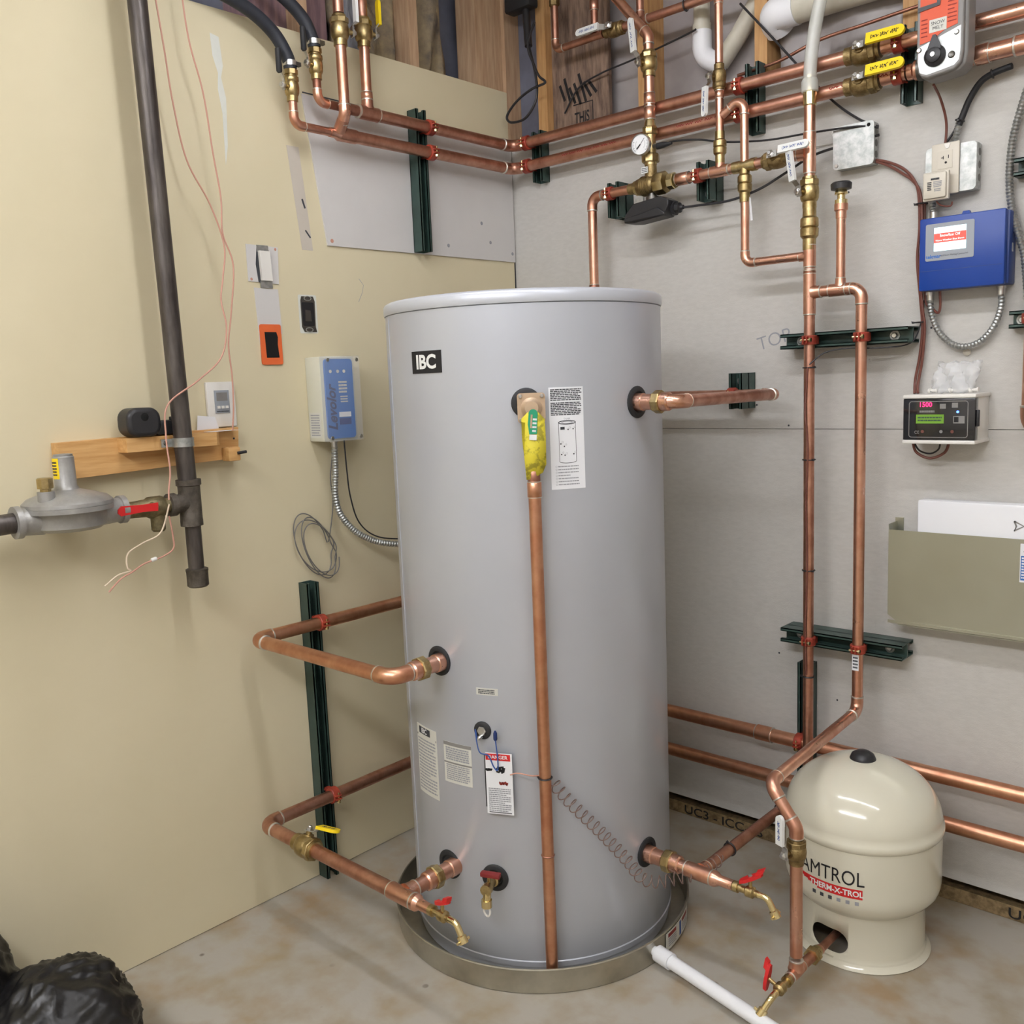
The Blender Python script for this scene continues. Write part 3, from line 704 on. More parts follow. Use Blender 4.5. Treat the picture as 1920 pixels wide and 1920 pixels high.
wire('sensor_wire', [c, c+V((-.004,-.002,.02)), c+V((.008,-.004,-.03)), F(-.022,.070,.004), F(-.010,.045,.005), F(.0,.036,.006), F(.002,.06,.006), F(-.002,.105,.004), F(-.003,.115,.002)], .0016, 'ink_blue', 'thin blue sensor wire between the tank plug and the hanging card')
o = MB().lathe(F(-.003,.108,.002), Z, [(0,.003),(.003,.0048),(.018,.0048),(.024,.002)], 'ink_navy', 10).build('wire_nut'); tag(o, 'tiny dark blue wire cap above the hanging card', 'wire cap')
wire('sensor_wire', [F(.030,.026,.003), F(.05,.032,.004), V((px.x-.02, px.y-.03, .545)), V((px.x-.014, px.y-.012, .54)), V((px.x+.0, px.y+.022, .535))], .0016, 'wire_red', 'pinkish wire from the hanging card to the vertical copper pipe')
# coiled sensor lead
P0 = V((px.x+.004, px.y+.012, .535)); pts = [P0, V((.905,-.930,.50)), V((.930,-.905,.455)), V((.965,-.86,.39)), V((.985,-.83,.345)), V((1.01,-.80,.295)), V((1.03,-.775,.25)), V((1.06,-.745,.238)), V((1.10,-.715,.250)), V((1.14,-.68,.262)), V((1.15,-.60,.275))]
base = spline(pts, 60); L = 0; out = []; n = len(base); prev = None
for i, p in enumerate(base):
    tdir = (base[min(i+1,n-1)]-base[max(i-1,0)]).normalized()
    if i: L += (p-base[i-1]).length
    u = tdir.cross(Z).normalized(); w = u.cross(tdir)
    R = .0145*min(1, i/40)*min(1, (n-1-i)/20); th = L/.021*2*PI
    out.append((p, u, w, R, th, L))
pts = []; acc = 0
for i in range(len(out)-1):
    a, b = out[i], out[i+1]; m = max(1, int((b[4]-a[4])/.35))
    for k in range(m):
        f = k/m; p = a[0].lerp(b[0], f); th = a[4]+(b[4]-a[4])*f; R = a[3]+(b[3]-a[3])*f
        pts.append(p+a[1]*R*math.cos(th)+a[2]*R*math.sin(th))
tag(MB().tube(pts, .0014, 'wire_coil', 6).build('coiled_wire'), 'brown coiled sensor lead sagging from the relief pipe to the lower right port', 'wire')

# ================================================================ PIPES AT THE TANK
def port(root, A, d, r, m='copper', L=.05, um='brass'):
    """adapter, union and nut growing out of the tank at A"""
    A, d = V(A), V(d).normalized()
    MB().lathe(A, d, [(0,r*1.25),(L*.35,r*1.25),(L*.38,r*1.12),(L*.75,r*1.12)], m, 20).build('adapter', root, 30)
    mb = MB(); hexring(mb, A+d*L*.95, d, r*1.62, L*.30, um, 8); mb.lathe(A+d*L*.8, d, [(0,r*1.35),(L*.55,r*1.28),(L*.6,r*1.1)], m, 20); mb.build('union', root, 30)
RM = .0178
y0 = TC[1]-TR
t = thing('pipe_loop', 'thick copper pipe loop from the upper left tank port round to the beige wall', 'pipe', (.07, -1.21, .79))
run(t, [(.640, y0-.06, .792), (.640, -1.195, .792), (.070, -1.195, .792), (.070, -.45, .792)], RM, 'copper_orange')
port(t, (.640, y0+.002, .792), -Y, RM, 'copper', .075)
t = thing('pipe_loop', 'thick copper loop from the lower left tank port to the wall', 'pipe', (.07, -1.215, .265))
run(t, [(.700, -1.212, .268), (.070, -1.212, .268), (.070, -.45, .268)], RM, 'copper_aged')
tee(t, (.650, -1.212, .268), X, Y, RM, m='copper'); pipe(t, (.650, -1.19, .268), (.650, y0-.06, .268), RM, 'copper_aged')
port(t, (.650, y0+.002, .268), -Y, RM, 'copper', .075)
MB().lathe((.69,-1.212,.268), X, [(0,RM*1.13),(.012,RM*1.13),(.022,.0135),(.045,.0125),(.06,.0122)], 'copper', 18).build('reducer', t, 30)
drain_valve((.747,-1.212,.268), X, -Z, 'brass drain valve with red lever on the lower left copper loop', .0105, hdir=(.8,-.2,.35))
ball_valve((.268,-1.212,.268), X, (.0,.35,1), (1,.25,.0), RM, 'large brass ball valve with short yellow lever low by the beige wall', 'yellow_vinyl', .085, 'brass', .066, 3, gcolor='ink', gw=.015)
strut('strut_channel', (.0, -.975, .0), Z, X, .905, 'tall green strut standing against the beige wall behind the copper loops', .041,
      clamps=[((.062+.006,-.975,.792), Y, X, RM), ((.068,-.975,.268), Y, X, RM)], bolts=(.85,.5,.1))
# upper right loop
RU = .0152
t = thing('pipe_loop', 'copper pipe from the upper right tank port out to the grey wall', 'pipe', (.98, -.69, 1.395))
run(t, [(.982+.07, -.692, 1.397), (1.098, -.692, 1.397), (1.040, -.098, 1.393), (.50, -.098, 1.393)], RU, 'copper_aged', 'copper')
port(t, (TC[0]+TR-.002, -.690, 1.397), X, RU*1.1, 'copper', .07)
strut('strut_channel', (.905, 0, 1.352), Z, -Y, .103, 'short double green strut behind the pipe at the upper right tank port', .082, clamps=[((.905,-.098,1.393), X, -Y, RU)], bolts=(.08,))
# lower right manifold
t = thing('pipe_manifold', 'short copper manifold at the lower right tank port', 'pipe', (.98, -.69, .265))
port(t, (TC[0]+TR-.002, -.690, .265), X, .0175, 'copper', .075)
pipe(t, (1.05,-.692,.265), (1.17,-.692,.265), .0165, 'copper'); tee(t, (1.138,-.692,.265), X, Y, .0165, .0145, 'copper')
MB().lathe((1.175,-.692,.265), X, [(0,.0190),(.008,.0190),(.02,.0125),(.055,.0122)], 'copper', 18).build('reducer', t, 30)
drain_valve((1.232,-.692,.265), X, -Z, 'brass drain valve with red lever at the lower right of the tank', .0105, hdir=(.8,.2,.45))
t = thing('riser_pipe', 'left of the two vertical copper pipes on the grey wall, running to the tank', 'pipe', (1.138,-.1,.265))
run(t, [(1.138,-.655,.265), (1.138,-.100,.265), (1.138,-.100,1.735)], .0143, 'copper_aged', 'copper')
tee(t, (1.138,-.1,1.755), Z, -X, .0143, .0105, 'copper'); coupling(t, (1.138,-.1,1.715), Z, .0143, .012, 'copper')
tee(t, (1.138,-.1,1.660), Z, X, .0143, m='copper', L=.058)
for z, tl in ((1.462,(1,-.4,0)),(1.213,(1,-.5,0)),(.905,(1,-.5,0)),(.60,(-1,-.5,0))):
    tie((1.138,-.1,z), Z, .0150, {1.462:'topmost black cable tie on the left riser, just below the upper green strut',1.213:'black cable tie on the left riser, level with the board seam',.905:'black cable tie on the left riser, between the seam and the lower green strut',.60:'lowest black cable tie on the left riser, under the lower green strut'}[z], tl)
for y, w in ((-.545,'nearer the tank'),(-.27,'nearer the cream tank')):
    tie((1.138,y,.265), Y, .0150, 'black cable tie on the floor level copper pipe, '+w, (-.4,0,1))
wire('sensor_wire', [(1.142,-.118,1.462),(1.136,-.120,1.35),(1.144,-.119,1.24),(1.139,-.120,1.10),(1.143,-.119,.92),(1.138,-.120,.75),(1.141,-.119,.61)], .0022, 'wire_brown', 'thin brown sensor wire tied along the left riser pipe')
# second riser and expansion tank line
t = thing('riser_pipe', 'right of the two vertical copper pipes, bending over to the cream tank', 'pipe', (1.279,-.1,.53))
run(t, [(1.165,-.1,1.660), (1.279,-.1,1.660), (1.279,-.1,.528), (1.293,-.632,.515), (1.362,-.640,.428), (1.362,-.640,.115)], .0143, 'copper', 'copper')
tee(t, (1.223,-.1,1.660), X, Z, .0143, .0115, 'copper')
pipe(t, (1.223,-.1,1.69), (1.223,-.1,1.855), .0115, 'copper')
MB().lathe((1.223,-.1,1.840), Z, [(0,.0135),(.018,.0135),(.020,.017),(.036,.017)], 'copper', 16).build('adapter', t, 30)
tee(t, (1.362,-.640,.075), Y, Z, .0120, .0143, 'copper')
pipe(t, (1.362,-.61,.075), (1.366,-.52,.072), .012, 'copper_aged'); pipe(t, (1.362,-.67,.075), (1.362,-.685,.075), .012, 'copper_aged')
mb = MB(); hexring(mb, (1.364,-.555,.073), Y, .021, .020, 'brass', 6); mb.lathe((1.364,-.542,.073), Y, [(0,.016),(.012,.014)], 'brass', 14); mb.build('union', t, 30)
pipe(t, (1.366,-.535,.072), (1.370,-.30,.068), .0095, 'copper_dark')
F = frame((1.279,-.1149,.668), X, Z)
MB().panel(F, -.009, .009, -.022, .022, 0, .0006, 'paper').lines(F, -.007, .007, -.018, .018, 4, 'ink', .0009, .5).build('sticker', t)
ball_valve((1.362,-.640,.372), Z, (-.35,-.93,0), Z, .0132, 'small brass valve with white lever on the copper drop before the cream tank', 'white_vinyl', .062, 'brass_cast', .07, 5)
drain_valve((1.362,-.678,.075), -Y, (-.2,0,-.45), 'brass drain valve with red lever on the floor in front of the cream tank', .0105, hdir=(.1,.2,1), handle_up=-1)
t = thing('air_vent', 'small brass vent with a black knob on top of the short copper stub', 'vent', (1.223,-.1,1.88))
MB().lathe((1.223,-.1,1.876), Z, [(0,.016),(.010,.016),(.012,.010),(.022,.010),(.024,.017),(.034,.014)], 'brass_bright', 18).build('body', t, 30)
MB().lathe((1.223,-.1,1.910), Z, [(0,.016),(.002,.0255),(.016,.0265),(.020,.022),(.021,.01)], 'black_plastic', 22).build('knob', t, 40)
# floor level pair along the grey wall
for z, w, xm in ((.384,'upper',0),(.255,'lower',0)):
    t = thing('wall_pipe', 'horizontal copper pipe low on the grey wall, %s of the pair' % w, 'pipe', (.3,-.063,z), 'horizontal pipes low on the grey wall')
    pipe(t, (.2,-.0635,z), (3.2,-.0635,z), .0200, 'copper_dark' if 0 else 'copper_orange'); coupling(t, (.985 if w == 'upper' else 1.40,-.0635,z), X, .0200, .05, 'copper_orange')
strut('strut_channel', (1.098, 0, .10), Z, -Y, .515, 'dark green vertical strut low on the wall behind the left riser', .041, clamps=[((1.098,-.0635,.384), X, -Y, .0200)], bolts=(.46,))
# struts with both risers
strut('strut_channel', (1.045, 0, 1.535), X, -Y, .345, 'upper horizontal green double strut holding both riser pipes', .082, clamps=[((1.138,-.1,1.535), Z, -Y, .0145), ((1.279,-.1,1.535), Z, -Y, .0145)], bolts=(.045,.30), slots=0)
strut('strut_channel', (1.045, 0, .703), X, -Y, .345, 'lower horizontal green double strut holding both riser pipes', .082, clamps=[((1.138,-.1,.703), Z, -Y, .0145), ((1.279,-.1,.703), Z, -Y, .0145)], bolts=(.045,.30))
wire('sensor_wire', [(1.145,-.115,1.47),(1.18,-.095,1.500),(1.24,-.085,1.508),(1.32,-.08,1.505),(1.385,-.05,1.513),(1.40,-.02,1.56),(1.405,-.012,1.62)], .0018, 'black_plastic', 'thin black wire running along the underside of the upper green strut')

# ================================================================ UPPER PIPE PAIRS
RA = .0172; ZA, ZB = 2.2420, 2.1680
t = thing('main_pipe', 'upper long copper pipe turning the corner high on both walls', 'pipe', (.065,-.065,ZA))
run(t, [(.065,-.665,ZA), (.065,-.065,ZA), (1.22,-.065,ZA)], RA, 'copper_aged', 'copper_aged')
pipe(t, (1.31,-.065,ZA), (3.0,-.065,ZA), RA, 'copper')
tee(t, (.065,-.6875,ZA), Y, Z, RA, .0148, 'copper_aged'); pipe(t, (.065,-.72,ZA), (.065,-.76,ZA), .0150, 'copper_dark')
run(t, [(.065,-.76,ZA), (.065,-.863,ZA), (.065,-.863,2.308)], .0115, 'copper_dark', 'copper')
pipe(t, (.065,-.6875,ZA+.02), (.065,-.6875,2.425), .0148, 'copper'); coupling(t, (.065,-.6875,ZA+.048), Z, .0148, .02)
pipe(t, (.065,-.6875,2.50), (.065,-.6875,2.78), .0148, 'copper_aged')
t = thing('main_pipe', 'lower long copper pipe turning the corner high on both walls', 'pipe', (.065,-.065,ZB))
run(t, [(.065,-.775,ZB), (.065,-.065,ZB), (1.22,-.065,ZB)], RA, 'copper_aged', 'copper_aged')
MB().lathe((.065,-.800,ZB), Y, [(0,.0195),(.06,.0195)], 'copper_aged', 20).lathe((.065,-.800,ZB), V((1,-.12,1)), [(.008,.0175),(.045,.0168)], 'copper_aged', 20).lathe((.065,-.8,ZB), -Y, [(0,.019),(.012,.0135),(.03,.0133)], 'copper_aged', 20).build('tee', t, 40)
run(t, [(.065,-.82,ZB), (.065,-.947,ZB), (.065,-.947,2.235)], .0115, 'copper_aged', 'copper')
run(t, [(.088,-.802,ZB+.023), (.106,-.8045,ZB+.043), (.106,-.805,2.395)], .0148, 'copper', 'copper')
pipe(t, (.106,-.805,2.475), (.106,-.805,2.70), .0148, 'copper_aged')
pipe(t, (1.31,-.065,ZB), (1.37,-.065,ZB), RA, 'copper')
MB().lathe((1.375,-.065,ZB), X, [(0,.0195),(.012,.0195),(.018,.024),(.03,.024)], 'copper', 20).build('reducer', t, 30)
coupling(t, (1.545,-.065,ZB), X, .0200, .03, 'copper')
run(t, [(1.50,-.065,ZB), (1.672,-.065,ZB), (1.672,-.065,1.292), (1.95,-.065,1.292)], .0200, 'copper', 'copper')
coupling(t, (1.672,-.065,1.86), Z, .0200, .045, 'copper')
# red print along the pipes
F = frame((.62,-.065-RA*.92,ZB+.003), X, Z)
mb = MB()
for x0 in (-.33, .10, .56): mb.scribble(F, x0, x0+.22, 0, .0035, .0022, 'ink_red', .0015, int(x0*10+9), 7)
mb.build('lettering', t)
def a_valve(z, label, sd):
    return ball_valve((1.262,-.065,z), X, (0,-1,.25), (1,0,0), RA, label, 'yellow_vinyl', .088, 'brass_cast', .094, sd, gcolor='ink_dark', gw=.0135)
a_valve(ZA, 'upper brass ball valve with a long yellow lever left of the orange actuator', 11)
a_valve(ZB, 'lower brass ball valve with a long yellow lever left of the orange actuator', 12)
# valves under the hoses and on the risers
for y, zc, w in ((-.947,2.262,'front'),(-.863,2.335,'rear')):
    q = 'left' if w == 'front' else 'right'
    ball_valve((.065,y,zc), Z, (.25,-1,0), Z, .0115, 'brass valve with thin black lever under the %s of the two black hoses' % q, L=.07, body='brass', glen=.062, thin=True)
    t = thing('rubber_hose', {'front':'thick black rubber hose curving down to the left brass valve','rear':'thick black rubber hose curving down to the right brass valve'}[w], 'hose', (.065,y,zc+.05))
    if w == 'front': pts = [(.065,y,zc+.048),(.063,-.955,2.345),(.055,-.985,2.395),(.05,-1.045,2.435),(.045,-1.13,2.462),(.03,-1.25,2.485),(-.03,-1.32,2.52)]
    else: pts = [(.065,y,zc+.048),(.062,-.868,2.41),(.055,-.885,2.452),(.045,-.925,2.492),(.03,-.98,2.53),(0,-1.03,2.58),(-.03,-1.06,2.66)]
    MB().tube(spline(pts, 10), .0175, 'hose_black', 18).build('hose', t)
    k = MB().lathe((.065,y,zc+.055), Z, [(0,.0182),(0,.0195),(.013,.0195),(.013,.0182)], 'steel', 22).build('hose_clamp', t)
    MB().box((.078,y+.014,zc+.060), (.012,.016,.010), 'steel_dark').build('screw', k)
    MB().lathe((.065,y,zc+.034), Z, [(0,.012),(.0,.019),(.012,.019),(.014,.0135),(.03,.0135)], 'brass', 8).build('barb', t, 30)
ball_valve((.106,-.805,2.43), Z, (.25,1,0), Z, .0148, 'brass valve on the left of the two copper risers by the beige wall', 'white_vinyl', .08, 'brass', .07, 21)
ball_valve((.065,-.6875,2.462), Z, (.25,1,0), Z, .0148, 'brass valve on the right of the two copper risers by the beige wall', 'yellow_vinyl', .08, 'brass', .07, 22)
# struts for the upper pairs
strut('strut_channel', (0.0062,-.462,1.872), Z, X, .425, 'long green strut on the white patch panel carrying the upper copper pair', .041, clamps=[((.065,-.445,ZA), Y, X, RA), ((.065,-.445,ZB), Y, X, RA)], bolts=())
strut('strut_channel', (.150,0,2.118), Z, -Y, .162, 'green strut on the grey board just right of the corner', .041, clamps=[((.128,-.065,ZA), X, -Y, RA), ((.128,-.065,ZB), X, -Y, RA)])
strut('strut_channel', (.940,0,2.118), Z, -Y, .185, 'green strut behind the tall brass valve and the upper copper pair', .041, clamps=[((.915,-.065,ZA), X, -Y, RA), ((.915,-.065,ZB), X, -Y, RA)])
strut('strut_channel', (1.368,0,2.105), Z, -Y, .185, 'green strut half hidden by the orange actuator', .041, clamps=[((1.350,-.065,ZA), X, -Y, RA), ((1.350,-.065,ZB), X, -Y, RA)])
strut('strut_channel', (1.612,0,1.555), X, -Y, .14, 'green strut behind the thick vertical pipe at the right, the lower one', .041, clamps=[((1.672,-.065,1.555), Z, -Y, .0200)], bolts=(.02,))
strut('strut_channel', (1.612,0,1.905), X, -Y, .14, 'green strut behind the thick vertical pipe at the right, the upper one', .041, clamps=[((1.672,-.065,1.905), Z, -Y, .0200)])

# ================================================================ MIXING ASSEMBLY
ZF = 2.018; GX = .642; JX = .873; BX = .949
t = thing('feed_pipe', 'copper feed pipe that drops behind the tank from the mixing valve', 'pipe', (.42,-.1,1.5))
run(t, [(.575,-.1,ZF), (.421,-.1,ZF), (.421,-.1,1.5), (.421,-.36,1.5)], .0143, 'copper', 'copper')
coupling(t, (.421,-.1,1.735), Z, .0143, .03, 'copper_dark')
t = thing('feed_pipe', 'copper branch pipe joining the mixing valve to the white handled valve on its right', 'pipe', (.9,-.1,ZF))
pipe(t, (.735,-.1,ZF), (.93,-.1,ZF), .0143, 'copper'); coupling(t, (.752,-.1,ZF), X, .0155, .04, 'copper'); tee(t, (JX,-.1,ZF), X, Z, .0143, .0111, 'copper')
MB().lathe((.915,-.1,ZF), X, [(0,.0165),(.02,.0165),(.02,.0155),(.055,.0155),(.055,.0175),(.07,.0175)], 'brass', 20).build('union', t, 30)
pipe(t, (.97,-.1,ZF), (1.13,-.1,ZF), .0143, 'copper_aged')
strut('strut_channel', (.488,0,1.950), Z, -Y, .104, 'short double green strut left of the mixing valve', .082, clamps=[((.488,-.098,ZF), X, -Y, .0143)], bolts=(.085,.02))
strut('strut_channel', (.806,0,1.952), Z, -Y, .108, 'short double green strut right of the mixing valve', .082, clamps=[((.800,-.098,ZF), X, -Y, .0143)], bolts=(.088,.022))
t = thing('mixing_valve', 'ribbed brass mixing valve in the feed line under the round gauge', 'valve', (GX,-.1,ZF))
mb = MB(); mb.lathe((.565,-.1,ZF), X, [(0,.0165),(.018,.0165),(.018,.019),(.03,.019),(.034,.024),(.044,.026)]+[(.048+.006*i+dx, .0275+dr) for i in range(6) for dx, dr in ((0,0),(.002,.002),(.004,.002),(.0055,0))]+[(.088,.027),(.092,.024)], 'brass_cast', 24); mb.lathe((GX,-.1,ZF), Z, [(.015,.019),(.055,.0175),(.06,.0175)], 'brass_cast', 20); mb.build('body', t, 40)
for hx, hr, hl, hm in ((.678,.033,.034,'brass'),(.715,.024,.022,'brass_bright'),(.596,.023,.016,'brass')):
    mb = MB(); hexring(mb, (hx,-.1,ZF), X, hr, hl, hm, 8); mb.build('nut', t, 30)
F = frame((GX-.006,-.1205,ZF+.040), X, Z); MB().panel(F, -.012, .010, -.008, .010, 0, .003, 'white_vinyl').lines(F, -.010, .008, -.006, .008, 3, 'ink', .0033, .5).build('sticker', t)
t = thing('mixing_actuator', 'black motor actuator hanging under the brass mixing valve', 'actuator', (GX,-.11,1.93))
MB().lathe((GX+.004,-.1,ZF-.022), -Z, [(0,.012),(.012,.014),(.012,.019),(.03,.019)], 'steel_dark', 20).box((GX-.03,-.118,1.972), (.030,.004,.024), 'galvanized').build('coupler', t, 30)
mb = MB(); mb.prism([(-.085,-.030),(-.05,-.034),(.055,-.026),(.072,.002),(.072,.016),(.045,.030),(-.05,.022),(-.082,-.008)], (GX+.012,-.082,1.944), X, Z, (0,-.058,0), 'black_plastic'); mb.prism([(-.080,-.030),(.06,-.026),(.062,-.018),(.035,.0),(-.03,-.012),(-.08,-.016)], (GX+.012,-.140,1.944), X, Z, (0,-.006,0), 'black_plastic')
b = mb.build('housing', t, 30); bv = b.modifiers.new('b','BEVEL'); bv.width = .005; bv.segments = 3; bv.limit_method = 'ANGLE'
MB().lathe((GX+.080,-.105,1.938), X, [(0,.020),(.008,.020),(.010,.015),(.022,.015),(.026,.008),(.034,.006)], 'black_plastic', 12).build('cable_gland', t, 30)
wire('actuator_cable', [(GX+.112,-.105,1.937),(.80,-.100,1.936),(.90,-.095,1.935),(.98,-.075,1.955),(1.05,-.055,1.99),(1.12,-.045,2.022),(1.20,-.035,2.035),(1.29,-.025,2.045)], .0036, 'black_plastic', 'black cable from the black actuator up to the square metal box', 'cable')
# column above the mixing valve
t = thing('gauge_column', 'vertical brass and copper column with a round gauge above the mixing valve', 'pipe', (GX,-.1,2.08))
mb = MB(); hexring(mb, (GX,-.1,2.094), Z, .0265, .024, 'brass', 8); mb.lathe((GX,-.1,2.075), Z, [(0,.0185),(.01,.0185)], 'brass', 20); hexring(mb, (GX,-.1,2.172), Z, .0225, .022, 'brass', 8); mb.build('union', t, 30)
MB().lathe((GX,-.1,2.105), Z, [(0,.0165),(.056,.0165)], 'brass', 20).lathe((GX,-.1,2.125), X, [(.010,.010),(.024,.010)], 'steel', 12).lathe((GX,-.1,2.127), -Y, [(.010,.009),(.032,.009)], 'brass', 12).build('gauge_tee', t, 30)
MB().lathe((GX,-.1,2.182), Z, [(0,.018),(.006,.017),(.026,.012)], 'brass_bright', 20).build('cone', t, 30)
pipe(t, (GX,-.1,2.205), (GX,-.1,2.335), .0145, 'copper'); coupling(t, (GX,-.1,2.222), Z, .0145, .035, 'copper'); coupling(t, (GX,-.1,2.263), Z, .0145, .03, 'copper')
run(t, [(GX,-.1,2.385), (GX,-.1,2.438), (.42,-.1,2.705)], .0143, 'copper', 'copper')
t = thing('pressure_gauge', 'round white dial gauge on the brass column', 'gauge', (GX-.002,-.15,2.127))
gd = V((.12,-1,-.05)).normalized(); gc = V((GX-.002,-.136,2.127)); gu = gd.cross(Z).normalized()
MB().lathe(gc, gd, [(0,.016),(.004,.030),(.018,.0305),(.020,.0285),(.0185,.0275)], 'steel', 32, caps=False).build('case', t, 30)
G = MB().lathe(gc+gd*.012, gd, [(0,.0285),(.004,.0285)], 'gauge_glass', 32).build('dial', t)
F = frame(gc+gd*.0162, X, Z.cross(V((0,0,0))) if 0 else Z); F = frame(gc+gd*.0162, (-gd.cross(Z)).normalized()*-1, Z)
if F(0,0,1).y > F(0,0,0).y: F = frame(gc+gd*.0162, -(-gd.cross(Z)).normalized()*-1, Z)
mb = MB()
ringp = lambda r, a0, a1, w, m: mb.ribbon(F, [(r*math.cos(a0+(a1-a0)*i/24), r*math.sin(a0+(a1-a0)*i/24)) for i in range(25)], w, .0003, m)
ringp(.024, -PI*.25, PI*1.25, .0008, 'ink'); ringp(.015, -PI*.25, PI*1.25, .0006, 'ink')
for i in range(13):
    a = -PI*.25+PI*1.5*i/12; mb.ribbon(F, [(.0205*math.cos(a), .0205*math.sin(a)), (.024*math.cos(a), .024*math.sin(a))], .0008, .0003, 'ink')
mb.build('lettering', G)
MB().ribbon(F, [(-.012,-.012),(-.004,-.004),(.0,.0)], .004, .0006, 'ink_dark').ribbon(F, [(0,0),(.014,.017)], .0014, .0006, 'ink_dark').build('needle', t)
ball_valve((GX,-.1,2.360), Z, (-.35,-1,0), (-.1,0,1), .0145, 'brass ball valve with a tall white lever above the gauge column', 'white_vinyl', .072, 'brass', .095, 31)
wire('sensor_cable', [(GX+.03,-.1,2.122),(.72,-.098,2.128),(.80,-.092,2.118),(.88,-.080,2.098),(1.0,-.066,2.082),(1.12,-.06,2.078),(1.24,-.045,2.072),(1.29,-.03,2.062)], .0028, 'black_plastic', 'thin black cable from the brass gauge tee to the square metal box', 'cable')
o = MB().lathe((GX+.024,-.1,2.124), X, [(0,.009),(.02,.009),(.05,.004)], 'black_rubber', 12).build('cable_boot'); tag(o, 'black rubber boot plugged into the brass tee beside the gauge', 'cable boot')
# cold branch with check valve
t = thing('branch_pipe', 'thin vertical copper pipe with brass check valve, left of the bypass', 'pipe', (JX,-.1,2.05))
pipe(t, (JX,-.1,2.035), (JX,-.1,2.235), .0111, 'copper'); pipe(t, (JX,-.1,2.305), (JX,-.1,2.72), .0111, 'copper'); check_valve(t, (JX,-.1,2.082), Z, .0111, 'brass', .085); coupling(t, (JX,-.1,2.222), Z, .0111, .02)
coupling(t, (JX,-.1,2.475), Z, .0111, .03)
ball_valve((JX,-.1,2.268), -Z, (-.45,-1,0), (-.05,0,-1), .0111, 'brass ball valve with a white lever hanging down, beside the bypass pipe', 'white_vinyl', .068, 'brass_cast', .078, 32)
t = thing('bypass_pipe', 'thin copper bypass pipe looping down from the branch to the left riser', 'pipe', (BX,-.1,1.76))
run(t, [(JX+.008,-.1,2.166), (BX,-.1,2.205), (BX,-.1,1.757), (1.125,-.1,1.757)], .0115, 'copper', 'copper')
check_valve(t, (BX,-.1,1.972), -Z, .0118, 'brass', .10); MB().lathe((BX-.032,-.1,ZF), X, [(0,.015),(.064,.015)], 'brass', 20).build('cross_fitting', t, 30)
F = frame((BX+.013,-.100,1.90), (1,-.3,0), Z); o = MB().polypanel(F, [(0,.035),(.006,.03),(.014,-.03),(.006,-.03)], 0, .0005, 'paper').build('paper_tag'); tag(o, 'tiny white paper tag on the bypass pipe', 'tag')
ball_valve((1.045,-.1,ZF), -X, (0,-1,.25), (1,0,.02), .0143, 'brass ball valve lying in the feed line with a sideways white lever', 'white_vinyl', .078, 'brass_cast', .085, 33)
# stack over the left riser
t = thing('riser_stack', 'copper and brass stack above the left riser, ending in a clear tube', 'pipe', (1.137,-.1,1.79))
check_valve(t, (1.137,-.1,1.828), Z, .0143, 'brass', .115); pipe(t, (1.137,-.1,1.875), (1.137,-.1,1.885), .0143, 'copper')
tee(t, (1.137,-.1,ZF), Z, -X, .0143, m='copper', L=.052); pipe(t, (1.137,-.1,1.955), (1.137,-.1,2.145), .0143, 'copper')
MB().lathe((1.137,-.1,2.135), Z, [(0,.0155),(.002,.0175),(.038,.0175),(.04,.013),(.075,.0125)], 'brass_bright', 22).build('barb', t, 30)
ball_valve((1.137,-.1,1.918), Z, (-.45,-1,0), (-.14,0,1), .0143, 'brass ball valve with a white lever pointing up, on the left riser stack', 'white_vinyl', .080, 'brass', .085, 34)
t = thing('clear_tube', 'clear vinyl tube rising from the top of the left riser stack', 'tube', (1.137,-.1,2.17))
MB().tube(spline([(1.137,-.1,2.180),(1.139,-.1,2.24),(1.150,-.1,2.32),(1.172,-.1,2.42),(1.20,-.1,2.55)], 8), .0165, 'clear_tube', 18).build('hose', t)
MB().lathe((1.137,-.1,2.168), Z, [(0,.0185),(.003,.0215),(.026,.022),(.034,.0185),(.034,.017)], 'clear_tube', 22).build('collar', t, 30)
# cold line at the top left
t = thing('cold_line', 'thin copper line across the studs at the top with a white lever valve', 'pipe', (.25,-.05,2.5))
HY = -.045
run(t, [(.250,HY,2.645), (.250,HY,2.508), (.44,HY,2.508)], .0111, 'copper_aged', 'copper'); pipe(t, (.51,HY,2.508), (.95,HY,2.508), .0125, 'copper_aged')
tee(t, (.578,HY,2.508), X, Z, .0125, .0111, 'copper_aged'); pipe(t, (.578,HY,2.53), (.578,HY,2.75), .0111, 'copper_aged')
MB().lathe((.250,HY,2.640), Z, [(0,.0135),(.003,.017),(.02,.017),(.022,.013)], 'brass_cast', 6).build('cap', t, 30)
pipe(t, (.408,HY,2.52), (.408,HY,2.70), .0111, 'copper_aged'); coupling(t, (.408,HY,2.60), Z, .0125, .03, 'copper_aged')
ball_valve((.484,HY,2.508), X, (0,-1,.15), (-1,0,0), .0125, 'brass ball valve with a white lever lying across the studs at the top', 'white_vinyl', .072, 'brass_cast', .085, 35)
tie((.735,HY,2.508), X, .0140, 'black cable tie on the thin copper line at the top', (.2,-.3,-1))
o = MB().tube(spline([(.875,.0,2.292),(1.00,-.005,2.298),(1.12,-.008,2.322),(1.25,-.01,2.328),(1.42,-.012,2.335),(1.9,-.012,2.345)], 8), .0045, 'copper_dark', 10).build('copper_tubing'); tag(o, 'slender reddish copper tube running above the upper copper pipe', 'tube')
